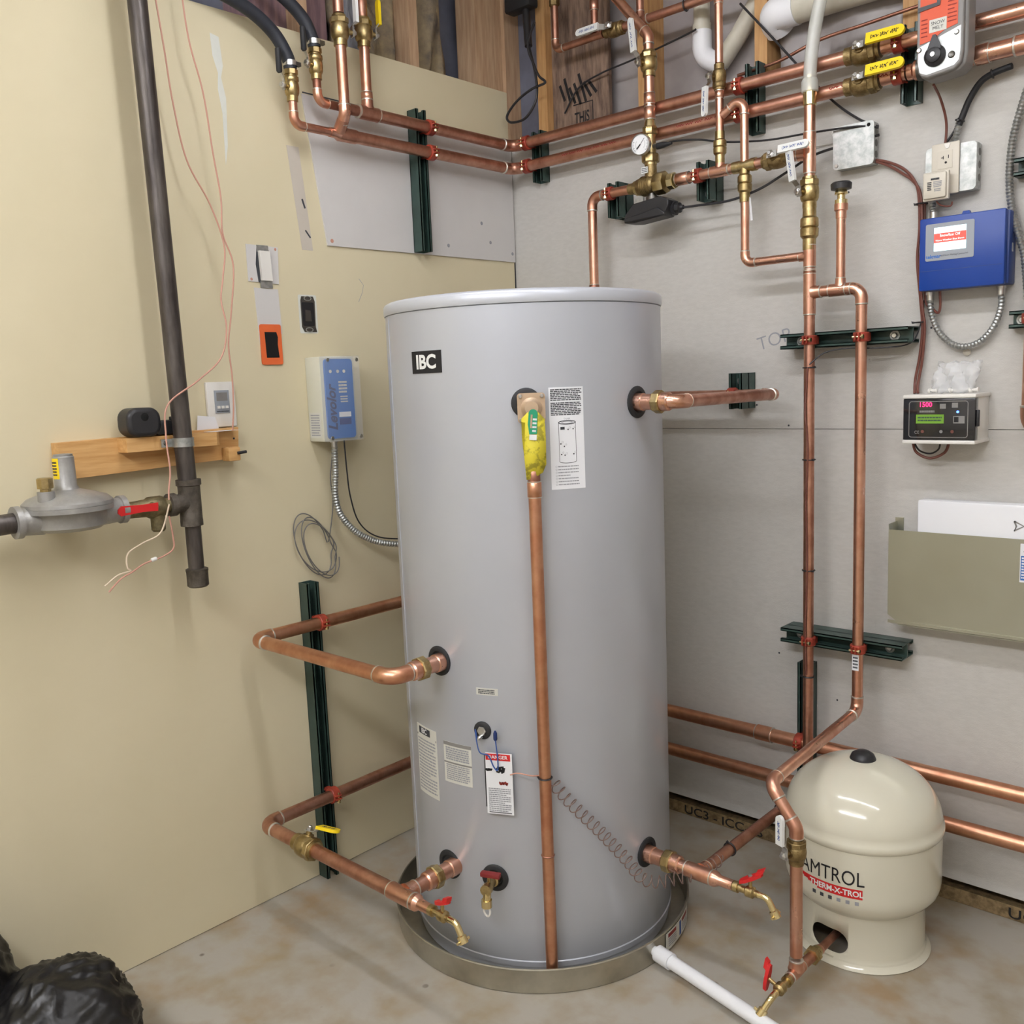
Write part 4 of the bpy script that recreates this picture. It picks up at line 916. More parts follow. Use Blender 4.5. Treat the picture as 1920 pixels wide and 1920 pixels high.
# white drain pipes up in the framing
t = thing('pvc_pipe', 'white plastic drain bend high behind the thin copper branch', 'pipe', (.72,.1,2.4))
def pvc(t, pts, r, R, m, name='pipe'): MB().tube(roundpath(pts, R, 10), r, m, 24).build(name, t, 50)
PY = .060
MB().lathe((.735,.043,2.47), Z, [(0,.024),(.10,.024)], 'pvc_old', 24).build('pipe', t)
MB().lathe((.735,.043,2.455), Z, [(0,.027),(.022,.027)], 'pvc_old', 24).build('collar', t, 30)
pvc(t, [(.735,.043,2.457),(.735,.043,2.385),(.80,.052,2.350)], .0285, .055, 'pvc_white', 'elbow')
pvc(t, [(.79,.052,2.355),(.85,.054,2.42),(.93,.054,2.52),(1.15,.054,2.53)], .026, .05, 'pvc_old')
t = thing('pvc_pipe', 'thick white plastic drain pipe crossing behind the clear tube', 'pipe', (1.0,.05,2.4))
MB().lathe((1.035,.0,2.424), X, [(0,.041),(.9,.041)], 'pvc_old', 30).build('pipe', t, 50)
pvc(t, [(1.055,0,2.424),(.985,0,2.424),(.985,.04,2.40)], .044, .05, 'pvc_white', 'elbow')
MB().lathe((1.18,-.03,2.487), V((0,-1,-.35)), [(0,.022),(.02,.022),(.02,.026),(.028,.026)], 'brass_cast', 20).build('cleanout_cap', t, 30)
# black cables hanging by the corner
t = thing('cable_bundle', 'black cable bundle with a hanging loop at the wall corner', 'cable', (.08,-.02,2.3))
MB().tube(spline([(.115,-.03,2.84),(.115,-.03,2.74),(.122,-.035,2.64),(.135,-.045,2.55)], 8), .013, 'black_plastic', 12).box((.100,-.035,2.70), (.11,.05,.06), 'black_rubber', None, .008).build('bundle', t)
MB().tube(spline([(.160,-.04,2.62),(.141,-.055,2.548),(.168,-.058,2.478),(.189,-.06,2.44),(.213,-.06,2.415),(.162,-.062,2.408),(.102,-.062,2.390),(.055,-.06,2.363),(.040,-.06,2.340),(.062,-.06,2.322),(.122,-.06,2.323),(.165,-.058,2.362),(.174,-.055,2.407),(.160,-.050,2.477),(.138,-.045,2.548),(.120,-.035,2.62)]), .0042, 'black_plastic', 8).build('loop', t)
wire('thin_cable', [(.215,.035,2.335),(.28,.030,2.40),(.38,.020,2.42),(.50,.008,2.425),(.62,.008,2.438),(.72,.005,2.45),(.74,.0,2.452)], .003, 'black_plastic', 'thin black cable strung between the studs behind the pipes', 'cable')
wire('thin_cable', [(.90,-.03,2.47),(1.0,-.025,2.35),(1.09,-.022,2.24),(1.17,-.020,2.15),(1.235,-.018,2.095),(1.285,-.02,2.067)], .0032, 'black_plastic', 'black cable slanting down behind the copper pair to the square metal box', 'cable')

# ================================================================ ZONE ACTUATOR
t = thing('zone_actuator', 'grey and orange zone valve actuator with a black pointer knob', 'actuator', (1.485,-.12,2.1))
Fa = frame((1.4845,-.155,2.118), X, Z)
poly = [(-.052,.012),(-.045,.002),(-.030,-.004),(.035,.002),(.050,.014),(.054,.040),(.054,.36),(-.056,.36),(-.056,.04)]
mb = MB(); mb.polypanel(Fa, poly, -.055, .0, 'act_grey'); b = mb.build('housing', t, 30); bv = b.modifiers.new('b','BEVEL'); bv.width = .006; bv.segments = 3; bv.limit_method = 'ANGLE'
mb = MB(); mb.polypanel(Fa, [(x*1.0-.006 if x > 0 else x*.97, y+.002) for x, y in poly], .0, .014, 'act_grey'); b = mb.build('cover', t, 30); bv = b.modifiers.new('b','BEVEL'); bv.width = .003; bv.segments = 2; bv.limit_method = 'ANGLE'
Ff = frame((1.4845,-.1692,2.118), X, Z)
MB().polypanel(Ff, [(-.046,.012),(-.030,.004),(.030,.012),(.040,.022),(.043,.040),(.043,.095),(-.050,.068),(-.050,.03)], 0, .0006, 'galvanized').build('metal_face', t)
lb = MB().polypanel(Ff, [(-.047,.074),(-.020,.078),(.008,.094),(.036,.100),(.036,.35),(-.047,.35)], .0, .0009, 'act_orange').build('label_face', t)
mb = MB(); mb.panel(Ff, -.026, .012, .094, .122, .001, .0014, 'paper_warm'); mb.text(Ff, 'SNOW', .010, 'ink', .0018, x=-.007, y=.113); mb.text(Ff, 'MELT', .010, 'ink', .0018, x=-.007, y=.102); mb.lines(Ff, .014, .034, .105, .165, 7, 'ink_red', .0012, .3, .4, 3); mb.lines(Ff, -.044, -.03, .085, .13, 5, 'ink_red', .0012, .3, .4, 4)
mb.ribbon(Ff, [(-.052,.150),(-.006,.153),(-.004,.200)], .010, .003, 'black_plastic'); mb.build('lettering', lb)
k0 = Ff(-.012,.042,.001)
MB().lathe(k0, -Y, [(0,.024),(.005,.0235),(.010,.017),(.014,.016),(.016,.010)], 'black_plastic', 26).prism([(-.016,.012),(.016,.012),(.003,.044),(-.003,.044)], k0, X, Z, (0,-.010,0), 'black_plastic').build('knob', t, 35)
for c_, pr_, m_ in ((k0+V((0,-.015,0)), [(0,.006),(.004,.005)], 'steel'), (Ff(-.048,.062,.001), [(0,.006),(.003,.004)], 'steel'), (Ff(.034,.082,.001), [(0,.006),(.003,.004)], 'steel'), (Ff(.024,.036,.001), [(0,.008),(.002,.006),(.001,.003)], 'steel_dark')):
    MB().lathe(c_, -Y, pr_, m_, 12).build('screw', t, 30)
t = thing('zone_valve', 'brass zone valve body in the lower copper pipe behind the actuator', 'valve', (1.46,-.065,ZB))
MB().lathe((1.400,-.065,ZB), X, [(0,.027),(.02,.027),(.03,.032),(.08,.032),(.09,.027),(.105,.027)], 'steel_dark', 24).lathe((1.45,-.065,ZB), -Y, [(.02,.016),(.045,.016)], 'steel_dark', 16).build('body', t, 30)
wire('thermostat_wire', [(1.452,-.115,2.112),(1.448,-.05,2.09),(1.452,-.02,2.04),(1.446,-.014,1.98),(1.428,-.014,1.93),(1.405,-.016,1.88)], .0032, 'wire_brown', 'brown wire dropping from the orange actuator behind the outlet box')

# ================================================================ ELECTRICS ON THE GREY WALL
t = thing('junction_box', 'square galvanized junction box with a blank metal cover', 'box', (1.23,0,1.98))
x0, x1, z0, z1 = 1.178, 1.280, 1.975, 2.080
mb = MB().bx(x0, x1, -.040, -.0005, z0, z1, 'galvanized', .004); mb.build('box', t, 30)
for zz in (2.00, 2.028, 2.056): MB().lathe((x1,-.020,zz), X, [(0,.009),(.0006,.009)], 'steel_dark', 14).build('knockout', t)
F = frame((1.229,-.0405,2.0275), X, Z)
MB().polypanel(F, rrect(.108,.108,.010), 0, .0022, 'galvanized').build('cover', t, 30)
MB().lathe(F(.040,.044,.0022), -Y, [(0,.005),(.002,.004)], 'dark_hole', 8).lathe(F(-.044,-.044,.0022), -Y, [(0,.005),(.002,.004)], 'steel', 8).build('screw', t)
t = thing('outlet_box', 'galvanized electrical box with an ivory receptacle plate', 'outlet', (1.47,0,1.87))
MB().bx(1.414, 1.530, -.036, -.0005, 1.872, 1.982, 'galvanized', .004).build('box', t, 30)
F = frame((1.470,-.0366,1.9275), X, Z)
MB().polypanel(F, rrect(.118,.112,.010), 0, .0025, 'galvanized').build('cover', t, 30)
for zz in (1.90,1.93,1.96): MB().lathe((1.530,-.018,zz), X, [(0,.009),(.0006,.009)], 'steel_dark', 14).build('knockout', t)
p = MB().bx(1.427, 1.492, -.046, -.0392, 1.868, 1.990, 'ivory_plastic', .003).build('faceplate', t, 30)
F = frame((1.4595,-.0461,1.929), X, Z)
mb = MB(); mb.panel(F, -.017, .017, .000, .042, 0, .0012, 'ivory_plastic'); mb.ribbon(F, [(-.009,.026),(-.003,.026)], .0018, .0016, 'ink_dark'); mb.ribbon(F, [(-.004,.022),(-.004,.030)], .0018, .0016, 'ink_dark'); mb.ribbon(F, [(.008,.023),(.008,.031)], .0018, .0016, 'ink_dark'); mb.polypanel(F, [(.002+.003*math.cos(a), .014+.003*math.sin(a)) for a in [PI/4*i for i in range(8)]], .0012, .0016, 'ink_dark')
mb.polypanel(F, [(-.003,.058),(.012,.058),(.008,.047),(.002,.046)], 0, .0015, 'white_plastic'); mb.build('receptacle', p)
t = thing('plug_adapter', 'ivory plug in transformer with small print, in the lower socket', 'transformer', (1.45,-.05,1.85))
MB().bx(1.420, 1.474, -.082, -.0465, 1.857, 1.918, 'ivory_plastic', .005).bx(1.417, 1.478, -.074, -.062, 1.853, 1.921, 'ivory_plastic', .003).build('case', t, 30)
F = frame((1.447,-.0824,1.888), X, Z); MB().lines(F, -.008, .012, .011, .017, 1, 'ink', .0003, .8).lines(F, -.002, .018, -.006, .009, 4, 'ink_light', .0003, .5).lines(F, -.016, -.006, -.012, .009, 5, 'ink', .0003, .6).lines(F, .0, .016, -.016, -.008, 2, 'ink_light', .0003, .5).build('lettering', t)
# blue controller
t = thing('snow_controller', 'blue wall controller with a lit white and red screen', 'controller', (1.51,0,1.635))
x0, x1, z0, z1 = 1.413, 1.608, 1.638, 1.812
b = MB().bx(x0, x1+.004, -.055, -.0005, z0+.002, z1-.002, 'blue_ctrl_side', .004).build('backplate', t, 30)
MB().bx(x0, x1, -.078, -.0555, z0, z1, 'blue_ctrl', .004).prism([(-.010,0),(.010,0),(.007,.008),(-.007,.008)], (1.518,-.070,z1-.001), X, Z, (0,.012,0), 'blue_ctrl').build('housing', t, 30)
F = frame((1.4845,-.0781,1.7525), X, Z)
z_ = MB().polypanel(F, rrect(.112,.088,.004), 0, .0012, 'grey_bezel').build('bezel', t, 30)
s_ = MB().panel(F, -.036, .038, -.022, .034, .0013, .0018, 'screen_white').build('screen', t)
mb = MB(); mb.panel(F, -.036, .038, -.002, .020, .0018, .0021, 'screen_red'); mb.text(F, 'Snow/Ice: Off', .0085, 'screen_text', .0026, x=.001, y=.014, bold=.01); mb.text(F, 'Warm Weather Shut Down', .0058, 'screen_text', .0026, x=.001, y=.003, bold=.01); mb.build('lettering', s_)
mb = MB(); mb.text(F, 'tekmar', .012, 'lev_blue', .0016, x=-.037, y=-.034, bold=.03); mb.text(F, '665 Snow Melting Control N1', .0052, 'ink_dark', .0016, x=.012, y=-.0335); mb.build('lettering', z_)
F = frame((1.51,-.0781,1.679), X, Z); MB().ribbon(F, [(-.093,.006),(.093,.006)], .0015, .0002, 'blue_ctrl_side').build('cover_seam', t)
MB().bx(x1+.0041, x1+.005, -.035, -.025, 1.715, 1.735, 'grey_bezel').build('latch', t)
# measuring instrument
t = thing('wall_meter', 'white cased meter with a smoked black front and green display', 'meter', (1.48,0,1.255))
x0, x1, z0, z1 = 1.397, 1.565, 1.262, 1.384
MB().bx(x0+.002, x1-.002, -.100, -.0005, z0+.004, z1-.004, 'white_plastic', .003).bx(x0-.002, x1+.002, -.122, -.001, z1-.010, z1, 'white_plastic', .003).bx(x0-.002, x1+.002, -.122, -.001, z0, z0+.010, 'white_plastic', .003).build('case', t, 30)
f_ = MB().bx(x0, x1+.0015, -.1225, -.099, z0+.0102, z1-.0102, 'smoke_black', .002).build('front_door', t, 30)
MB().bx(x1+.002, x1+.008, -.118, -.106, 1.305, 1.345, 'black_plastic', .002).build('latch', f_)
F = frame((1.481,-.1228,1.323), X, Z)
mb = MB().ribbon(F, [(x, y) for x, y in rrect(.138,.088,.006)]+[rrect(.138,.088,.006)[0]], .0016, .0003, 'act_grey'); mb.build('door_line', f_)
MB().panel(F, -.052, .014, -.010, .012, 0, .0006, 'lcd_green').build('display', t)
mb = MB(); mb.text(F, '1500', .016, 'led_red', .0004, x=-.030, y=.036, bold=.02); mb.build('led_digits', t)
mb = MB(); mb.lines(F, -.044, -.008, .016, .023, 1, 'act_grey', .0004, .7); mb.lines(F, -.048, .010, -.006, .008, 2, 'strut_green', .0009, .5); mb.text(F, 'CE', .010, 'act_grey', .0004, x=-.050, y=-.032)
mb.panel(F, .036, .062, -.010, .008, 0, .0005, 'act_grey'); mb.panel(F, .038, .048, -.007, .006, .0005, .0009, 'ink_dark')
for x, m in ((-.036,'wire_brown'),(.008,'act_grey'),(.034,'wire_brown')): mb.polypanel(F, [(x+.004*math.cos(a), -.030+.004*math.sin(a)) for a in [PI/5*i for i in range(10)]], 0, .0008, m)
mb.panel(F, .004, .018, .026, .038, 0, .0004, 'act_grey'); mb.panel(F, .032, .046, .028, .040, 0, .0004, 'act_grey'); mb.build('front_print', t)
MB().sphere(F(.046,.018,.001), .003, 'led_blue').build('led', t)
t = thing('plastic_bag', 'clear zip bag of small fittings on top of the meter', 'bag', (1.49,-.07,1.385))
mb = MB(); mb.use('bag_clear'); g = []; rd = random.Random(5)
for i in range(9):
    row = []
    for j in range(9):
        s, u = i/8, j/8; row.append(mb.bm.verts.new((1.445+.10*s+.012*u, -.072+.014*math.sin(i*1.9+j)*.8+.02*u, 1.386+.075*u+.004*rd.uniform(-1,1))))
    g.append(row)
for i in range(8):
    for j in range(8): mb.face([g[i][j], g[i+1][j], g[i+1][j+1], g[i][j+1]])
o = mb.build('film', t, 60); md = o.modifiers.new('s','SOLIDIFY'); md.thickness = .012; md.offset = 0
for i in range(5):
    c = (1.440+.024*i, -.068+.006*(i%2), 1.3915); o = MB().lathe(c, V((1,.4*(i%2)-.2,.05)), [(0,.006),(.006,.006),(.007,.004),(.018,.004),(.019,.0055),(.023,.0055)], 'white_plastic', 10).build('plastic_fitting')
    tag(o, 'white plastic fitting in the clear bag on the meter', 'fitting', 'white fittings in the clear bag')
# metal document holder and white case
t = thing('document_holder', 'shallow sheet metal wall pocket', 'holder', (1.5,0,.78))
mb = MB(); mb.prism([(1.345,1.030),(1.345,.800),(1.372,.783),(1.95,.783),(1.95,1.030)], (0,-.062,0), X, Z, (0,-.0015,0), 'plate_metal'); mb.prism([(1.345,1.030),(1.345,.800),(1.343,.800),(1.343,1.045)], (0,-.0005,0), X, Z, (0,-.0625,0), 'plate_metal'); mb.bx(1.372, 1.95, -.066, -.0005, .776, .778, 'plate_metal'); mb.bx(1.345, 1.95, -.066, -.0635, .779, .787, 'plate_metal'); mb.bx(1.338, 1.36, -.003, -.0005, 1.0, 1.055, 'plate_metal')
mb.build('pocket', t, 30)
F = frame((1.672,-.0638,.975), X, Z); p = MB().panel(F, -.012, .06, -.050, .045, 0, .0006, 'paper').build('sticker', t); mb = MB().panel(F, -.010, .055, -.045, .015, .0006, .0009, 'lev_blue'); mb.lines(F, -.008, .05, -.042, .013, 8, 'paper', .0012, .6); mb.ribbon(F, [(-.004,.025),(.002,.036),(.008,.025),(-.004,.025)], .002, .0009, 'ink'); mb.build('lettering', p)
t = thing('manual_case', 'white plastic case standing in the metal pocket', 'case', (1.6,-.04,.79))
MB().bx(1.412, 1.94, -.054, -.012, .79, 1.112, 'pvc_white', .006).build('case', t, 30)
F = frame((1.652,-.0543,1.060), X, Z); mb = MB(); mb.ribbon(F, [(-.010,.012),(.012,.001),(-.010,-.012),(-.005,0),(-.010,.012)], .004, .0006, 'act_grey'); mb.build('arrow_logo', t)
# wires on the grey wall
wire('thermostat_wire', [(1.281,-.022,1.985),(1.31,-.018,1.975),(1.345,-.014,1.955),(1.372,-.014,1.925),(1.388,-.018,1.885),(1.392,-.018,1.80),(1.388,-.018,1.72),(1.398,-.018,1.62),(1.404,-.018,1.55),(1.398,-.016,1.48),(1.388,-.016,1.42),(1.392,-.03,1.385)], .0036, 'wire_brown', 'brown wire from the square metal box to the meter, left one of the bundle')
wire('thermostat_wire', [(1.281,-.022,1.981),(1.31,-.014,1.967),(1.345,-.012,1.942),(1.375,-.012,1.915),(1.396,-.024,1.875),(1.401,-.026,1.78),(1.397,-.026,1.70),(1.406,-.026,1.60),(1.411,-.022,1.55),(1.405,-.018,1.47),(1.396,-.018,1.41),(1.400,-.03,1.385)], .0036, 'wire_brown', 'brown wire down the wall to the meter, on the right of its bundle')
wire('thermostat_wire', [(1.405,-.016,1.88),(1.402,-.014,1.84),(1.405,-.014,1.76),(1.402,-.012,1.68),(1.410,-.014,1.615),(1.425,-.02,1.60),(1.445,-.03,1.585),(1.452,-.035,1.60),(1.452,-.04,1.637)], .0033, 'wire_brown', 'brown wire curling up into the underside of the blue controller')
wire('thermostat_wire', [(1.400,-.06,1.262),(1.408,-.055,1.235),(1.440,-.05,1.220),(1.475,-.05,1.235),(1.487,-.055,1.262)], .0036, 'wire_brown', 'brown wire loop under the meter, the larger one')
wire('thermostat_wire', [(1.403,-.06,1.262),(1.415,-.055,1.240),(1.44,-.05,1.232),(1.460,-.05,1.243),(1.466,-.055,1.262)], .0022, 'black_plastic', 'thin dark wire loop under the meter, inside the brown one')
for z, l in ((1.858,'black cable tie bunching the brown wires beside the transformer'),(1.565,'black cable tie bunching the brown wires under the blue controller')):
    tie((1.397,-.020,z), Z, .012, l, (-1,-.3,0))
wire('low_voltage_wire', [(1.445,-.06,1.853),(1.455,-.055,1.842),(1.475,-.05,1.838),(1.478,-.045,1.848)], .002, 'wire_brown', 'short brown wire tail under the ivory transformer')
def gland(P, d, label):
    o = MB().lathe(P, d, [(0,.011),(.006,.011),(.006,.009),(.02,.009),(.022,.0075)], 'steel', 14).build('cable_connector', sharp=30); tag(o, label, 'connector')
armored([(1.425,-.020,1.87),(1.424,-.022,1.845),(1.430,-.028,1.825)], .0075, 'short armored cable between the outlet box and the blue controller')
gland((1.430,-.030,1.812), Z, 'metal cable connector on top of the blue controller, its left corner')
armored([(1.426,-.030,1.625),(1.428,-.025,1.585),(1.445,-.022,1.54),(1.475,-.02,1.508),(1.508,-.02,1.498),(1.545,-.02,1.510),(1.575,-.022,1.545),(1.590,-.026,1.59),(1.590,-.030,1.62)], .0075, 'armored cable hanging in a loop under the blue controller')
gland((1.426,-.030,1.637), -Z, 'metal cable connector under the left end of the blue controller'); gland((1.590,-.030,1.637), -Z, 'metal cable connector under the right end of the blue controller')
o = MB().lathe((1.508,-.0005,1.484), -Y, [(0,.009),(.004,.009),(.006,.004)], 'ivory_plastic', 16).build('wall_clip'); tag(o, 'small round plastic clip under the armored cable loop', 'clip')
armored([(1.655,-.035,2.15),(1.632,-.028,2.08),(1.606,-.022,1.99),(1.598,-.020,1.92),(1.600,-.020,1.85),(1.612,-.022,1.79),(1.628,-.03,1.74),(1.640,-.035,1.70),(1.650,-.035,1.60)], .0085, 'long armored cable beside the thick vertical pipe at the right')
armored([(1.483,-.020,2.045),(1.476,-.020,2.01),(1.472,-.02,1.985)], .0075, 'short armored cable entering the top of the outlet box')
o = MB().tube(spline([(1.60,-.035,2.135),(1.56,-.03,2.130),(1.53,-.025,2.118),(1.505,-.022,2.085),(1.490,-.022,2.05),(1.482,-.022,2.030)], 10), .0075, 'black_rubber', 12).build('cable_sleeve'); tag(o, 'black sleeved cable curving from the thick copper bend to the outlet box', 'cable')
wire('black_cable', [(1.485,-.022,2.045),(1.468,-.012,2.02),(1.448,-.010,1.995),(1.435,-.01,1.98)], .003, 'black_plastic', 'short black cable tail passing behind the outlet box', 'cable')
for P, dd, l in (((1.556,-.029,2.129),(1,.1,.25),'black cable tie on the black sleeved cable, its upper one'),((1.484,-.022,2.040),(.3,0,1),'black cable tie on the black sleeved cable just above the outlet box')): tie(P, dd, .0085, l)

# ================================================================ CREAM EXPANSION TANK
AC = (1.375,-.297); AR = .188
et = thing('expansion_tank', 'small cream domed expansion tank standing on the floor by the grey wall', 'tank', (AC[0],AC[1],0))
oa = (AC[0],AC[1],0)
prof = [(.128,.149),(.140,.158),(.152,.172),(.168,.183),(.185,AR-.001),(.200,AR),(.318,AR),(.322,AR+.0035),(.330,AR+.0045),(.338,AR+.0035),(.342,AR)]
for i in range(1, 17):
    a = PI/2*i/16; prof.append((.342+.142*math.sin(a)**1.0, AR*max(0, math.cos(a))**.92 if i < 16 else 0))
MB().lathe(oa, Z, prof, 'amtrol', 96, caps=False).build('shell', et, 40)
stand = MB().lathe(oa, Z, [(.0,.164),(.003,.166),(.006,.163),(.016,.154),(.030,.1525),(.120,.1510),(.136,.155),(.136,.150),(.030,.150),(.006,.158)], 'amtrol', 96, caps=False).build('stand', et, 40)
# oval opening cut in the stand
cm = MB(); ha = math.radians(-98); nd = V((math.cos(ha), math.sin(ha), 0)); sd = Z.cross(nd)
cm.prism(rrect(.098,.060,.0299,8), V((AC[0],AC[1],.060))+nd*.10, sd, Z, nd*.1, 'amtrol'); cut = cm.build('cutter', et)
bpy.context.view_layer.update()
bo = stand.modifiers.new('hole','BOOLEAN'); bo.operation = 'DIFFERENCE'; bo.object = cut; bo.solver = 'EXACT'
dg = bpy.context.evaluated_depsgraph_get(); nm = bpy.data.meshes.new_from_object(stand.evaluated_get(dg)); stand.modifiers.clear(); stand.data = nm; bpy.data.objects.remove(cut)
MB().lathe((AC[0],AC[1],.472), Z, [(0,.032),(.010,.032),(.022,.027),(.029,.016),(.031,0)], 'black_plastic', 26).build('valve_cap', et, 40)
d = V((-.80,-.18,0)).normalized(); c = V((AC[0],AC[1],.425))+d*.12
MB().lathe(c, (d*.6+Z*.8), [(0,.010),(.008,.010),(.010,.008)], 'dark_hole', 14).build('plug', et)
F = cframe(AC, AR, -92.3, .251)
mb = MB(); mb.text(F, 'AMTROL', .052, 'ink_dark', .0008, y=.002, x=.005, sx=.79); mb.build('lettering', et)
F = cframe(AC, AR, -92.3, .251)
bn = MB(); bn.use('red_vinyl'); bn.polypanel(F, [(-.112,-.016),(-.092,-.016),(-.086,-.030),(-.102,-.030)], .0002, .0006, 'red_vinyl')
for i in range(12): 
    xa = -.082+.164*i/12; xb = -.082+.164*(i+1)/12; bn.panel(F, xa, xb, -.046 if i > 3 else -.030-.014*i/4, -.022, .0002, .0006, 'red_vinyl')
b = bn.build('banner', et); MB().text(F, 'THERM-X-TROL', .0195, 'white_vinyl', .0012, x=.018, y=-.034, bold=.03, sx=.95).build('lettering', b)
mb = MB()
for i in range(6): x = -.035+.021*i; mb.panel(F, x-.005, x+.004, -.062, -.053, .0002, .0007, 'ink' if i < 3 else 'ink_light')
mb.build('small_icons', et)

# ================================================================ WHITE DRAIN PIPE ON THE FLOOR
t = thing('pvc_drain', 'white plastic drain pipe running from the pan across the floor', 'pipe', (1.03,-.73,.0))
a, b = V((.985,-.855,.034)), V((1.62,-1.10,.020))
a = V((1.045,-.730,.034)); b = V((1.80,-.873,.0175))
MB().lathe(a, b-a, [(0,.0165),((b-a).length,.0165)], 'pvc_white', 22).build('pipe', t)
dd = (b-a).normalized(); MB().lathe(a-dd*.005, dd, [(0,.014),(0,.0205),(.045,.0205),(.045,.017)], 'pvc_white', 22).build('coupling', t, 30)
MB().lathe(a-dd*.035, dd, [(0,.012),(.03,.012)], 'pvc_white', 16).build('nipple', t, 30)

# ================================================================ BEIGE WALL: GAS LINE
gy0, gy1 = -1.390, -1.362
gp = lambda z: V((.1, gy1+(gy0-gy1)*(z-1.0)/(2.6-1.0), z))
t = thing('gas_pipe', 'black iron gas pipe down the beige wall with a tee and capped end', 'pipe', (.1,-1.36,.97))
MB().lathe(gp(1.24), gp(2.89)-gp(1.24), [(0,.0225),(1.65,.0225)], 'black_iron', 24).build('pipe', t)
MB().lathe(gp(1.02), Z, [(0,.0195),(.15,.0195)], 'black_iron', 22).build('nipple', t)
ZT = 1.19
mb = MB().lathe((.1,-1.364,ZT-.058), Z, [(0,.025),(0,.0275),(.014,.0275),(.016,.027),(.100,.027),(.102,.0305),(.116,.0305),(.116,.025)], 'iron_cast', 24).lathe((.1,-1.364,ZT), -Y, [(.0,.024),(.040,.024),(.041,.0285),(.058,.0285)], 'iron_cast', 24); mb.build('tee', t, 30)
MB().lathe((.1,-1.3615,.975), Z, [(0,.022),(.004,.0265),(.038,.0265),(.040,.0275),(.046,.0275),(.048,.022)], 'iron_cast', 24).build('cap', t, 30)
MB().lathe((.1,-1.3685,1.330), Z, [(0,.0236),(0,.026),(.022,.026),(.022,.0236)], 'galvanized', 24).box((.085,-1.400,1.341), (.004,.036,.020), 'galvanized').lathe((.087,-1.408,1.341), X, [(0,.006),(.003,.004)], 'steel_dark', 10).build('pipe_strap', t, 30)
gv = thing('gas_valve', 'brass gas cock with a red lever between the regulator and the iron tee', 'valve', (.1,-1.46,ZT))
MB().lathe((.1,-1.422,ZT), -Y, [(0,.018),(.012,.018),(.014,.024),(.02,.0265),(.05,.0265),(.058,.022),(.085,.020),(.11,.020)], 'brass_old', 20).lathe((.1,-1.452,ZT), -Z, [(0,.018),(.03,.017),(.055,.017),(.06,.013)], 'brass_old', 18).build('body', gv, 35)
MB().lathe((.122,-1.474,ZT+.004), X, [(0,.012),(.012,.012),(.014,.008)], 'brass_old', 12).build('stem', gv, 30)
mb = MB().prism([(.008,-.010),(-.03,-.008),(-.082,-.0115),(-.090,-.004),(-.090,.004),(-.082,.0115),(-.03,.009),(.008,.010)], (.136,-1.476,ZT+.005), Y, Z+Y*.10, (.004,0,0), 'red_vinyl'); mb.build('lever', gv, 30)
rg = thing('gas_regulator', 'grey round diaphragm gas regulator on the beige wall', 'regulator', (.12,-1.665,1.13))
rc = V((.108,-1.664,1.208))
MB().lathe(rc+V((0,0,-.045)), Z, [(0,.04),(.004,.066),(.012,.078),(.040,.080),(.046,.084),(.047,.096),(.058,.096)], 'cast_grey', 40).lathe(rc+V((0,.06,-.012)), Y, [(0,.032),(.055,.028),(.055,.033),(.068,.033)], 'cast_grey', 20).lathe(rc+V((0,-.06,-.012)), -Y, [(0,.034),(.045,.030),(.045,.036),(.058,.036)], 'cast_grey', 20).build('body', rg, 35)
MB().lathe(rc+V((0,0,.0135)), Z, [(0,.096),(.008,.095),(.018,.084),(.028,.055),(.032,.040),(.036,.028),(.044,.0235),(.108,.0225),(.110,.021)], 'cast_grey', 40).build('bonnet', rg, 35)
MB().lathe(rc+V((0,0,.122)), Z, [(0,.0205),(.006,.0205),(.007,.012)], 'cast_grey', 20).build('seal_cap', rg, 30)
F = cframe((rc.x,rc.y), .0228, -75, rc.z+.098); p = MB().panel(F, -.014, .010, -.024, .022, 0, .0006, 'yellow_vinyl', 4).build('sticker', rg); MB().lines(F, -.010, .006, -.018, .016, 5, 'ink', .001, .5).build('lettering', p)
v0 = rc+V((.035,-.058,.012))
MB().lathe(v0, Z, [(0,.02),(.030,.018),(.040,.018)], 'cast_grey', 16).build('vent_boss', rg, 30)
MB().lathe(v0+V((0,0,.040)), Z, [(0,.012),(.006,.012),(.007,.0175),(.028,.0175),(.030,.015)], 'orange_gas' if 0 else 'brass', 8).build('vent_limiter', rg, 30)
t = thing('gas_pipe', 'short dark iron pipe leaving the regulator to the left edge', 'pipe', (.105,-1.85,1.175))
MB().lathe((.107,-1.775,1.196), V((0,-1,-.03)), [(0,.0225),(.055,.0225),(.055,.031),(.058,.033),(.085,.033),(.088,.029),(.40,.029)], 'black_iron', 24).build('pipe', t, 30)
# thermostat wires beside the gas pipe
wire('thermostat_wire', [(.085,-1.335,2.42),(.075,-1.315,2.28),(.068,-1.300,2.16),(.066,-1.275,2.03),(.072,-1.225,1.93),(.082,-1.200,1.83),(.09,-1.215,1.75),(.10,-1.232,1.69),(.115,-1.232,1.62),(.125,-1.260,1.545),(.128,-1.33,1.49),(.130,-1.415,1.435),(.135,-1.43,1.36),(.150,-1.435,1.28),(.155,-1.445,1.235),(.16,-1.45,1.21)], .0021, 'wire_red', 'pinkish wire hanging beside the gas pipe and crossing in front of it')
wire('thermostat_wire', [(.08,-1.262,2.46),(.07,-1.245,2.32),(.066,-1.215,2.20),(.064,-1.200,2.06),(.068,-1.190,1.95),(.075,-1.197,1.86),(.085,-1.180,1.78),(.09,-1.200,1.66),(.09,-1.215,1.58),(.09,-1.212,1.50),(.09,-1.215,1.42),(.088,-1.222,1.36)], .0021, 'wire_red', 'pinkish wire hanging right of the gas pipe down to the wooden board')
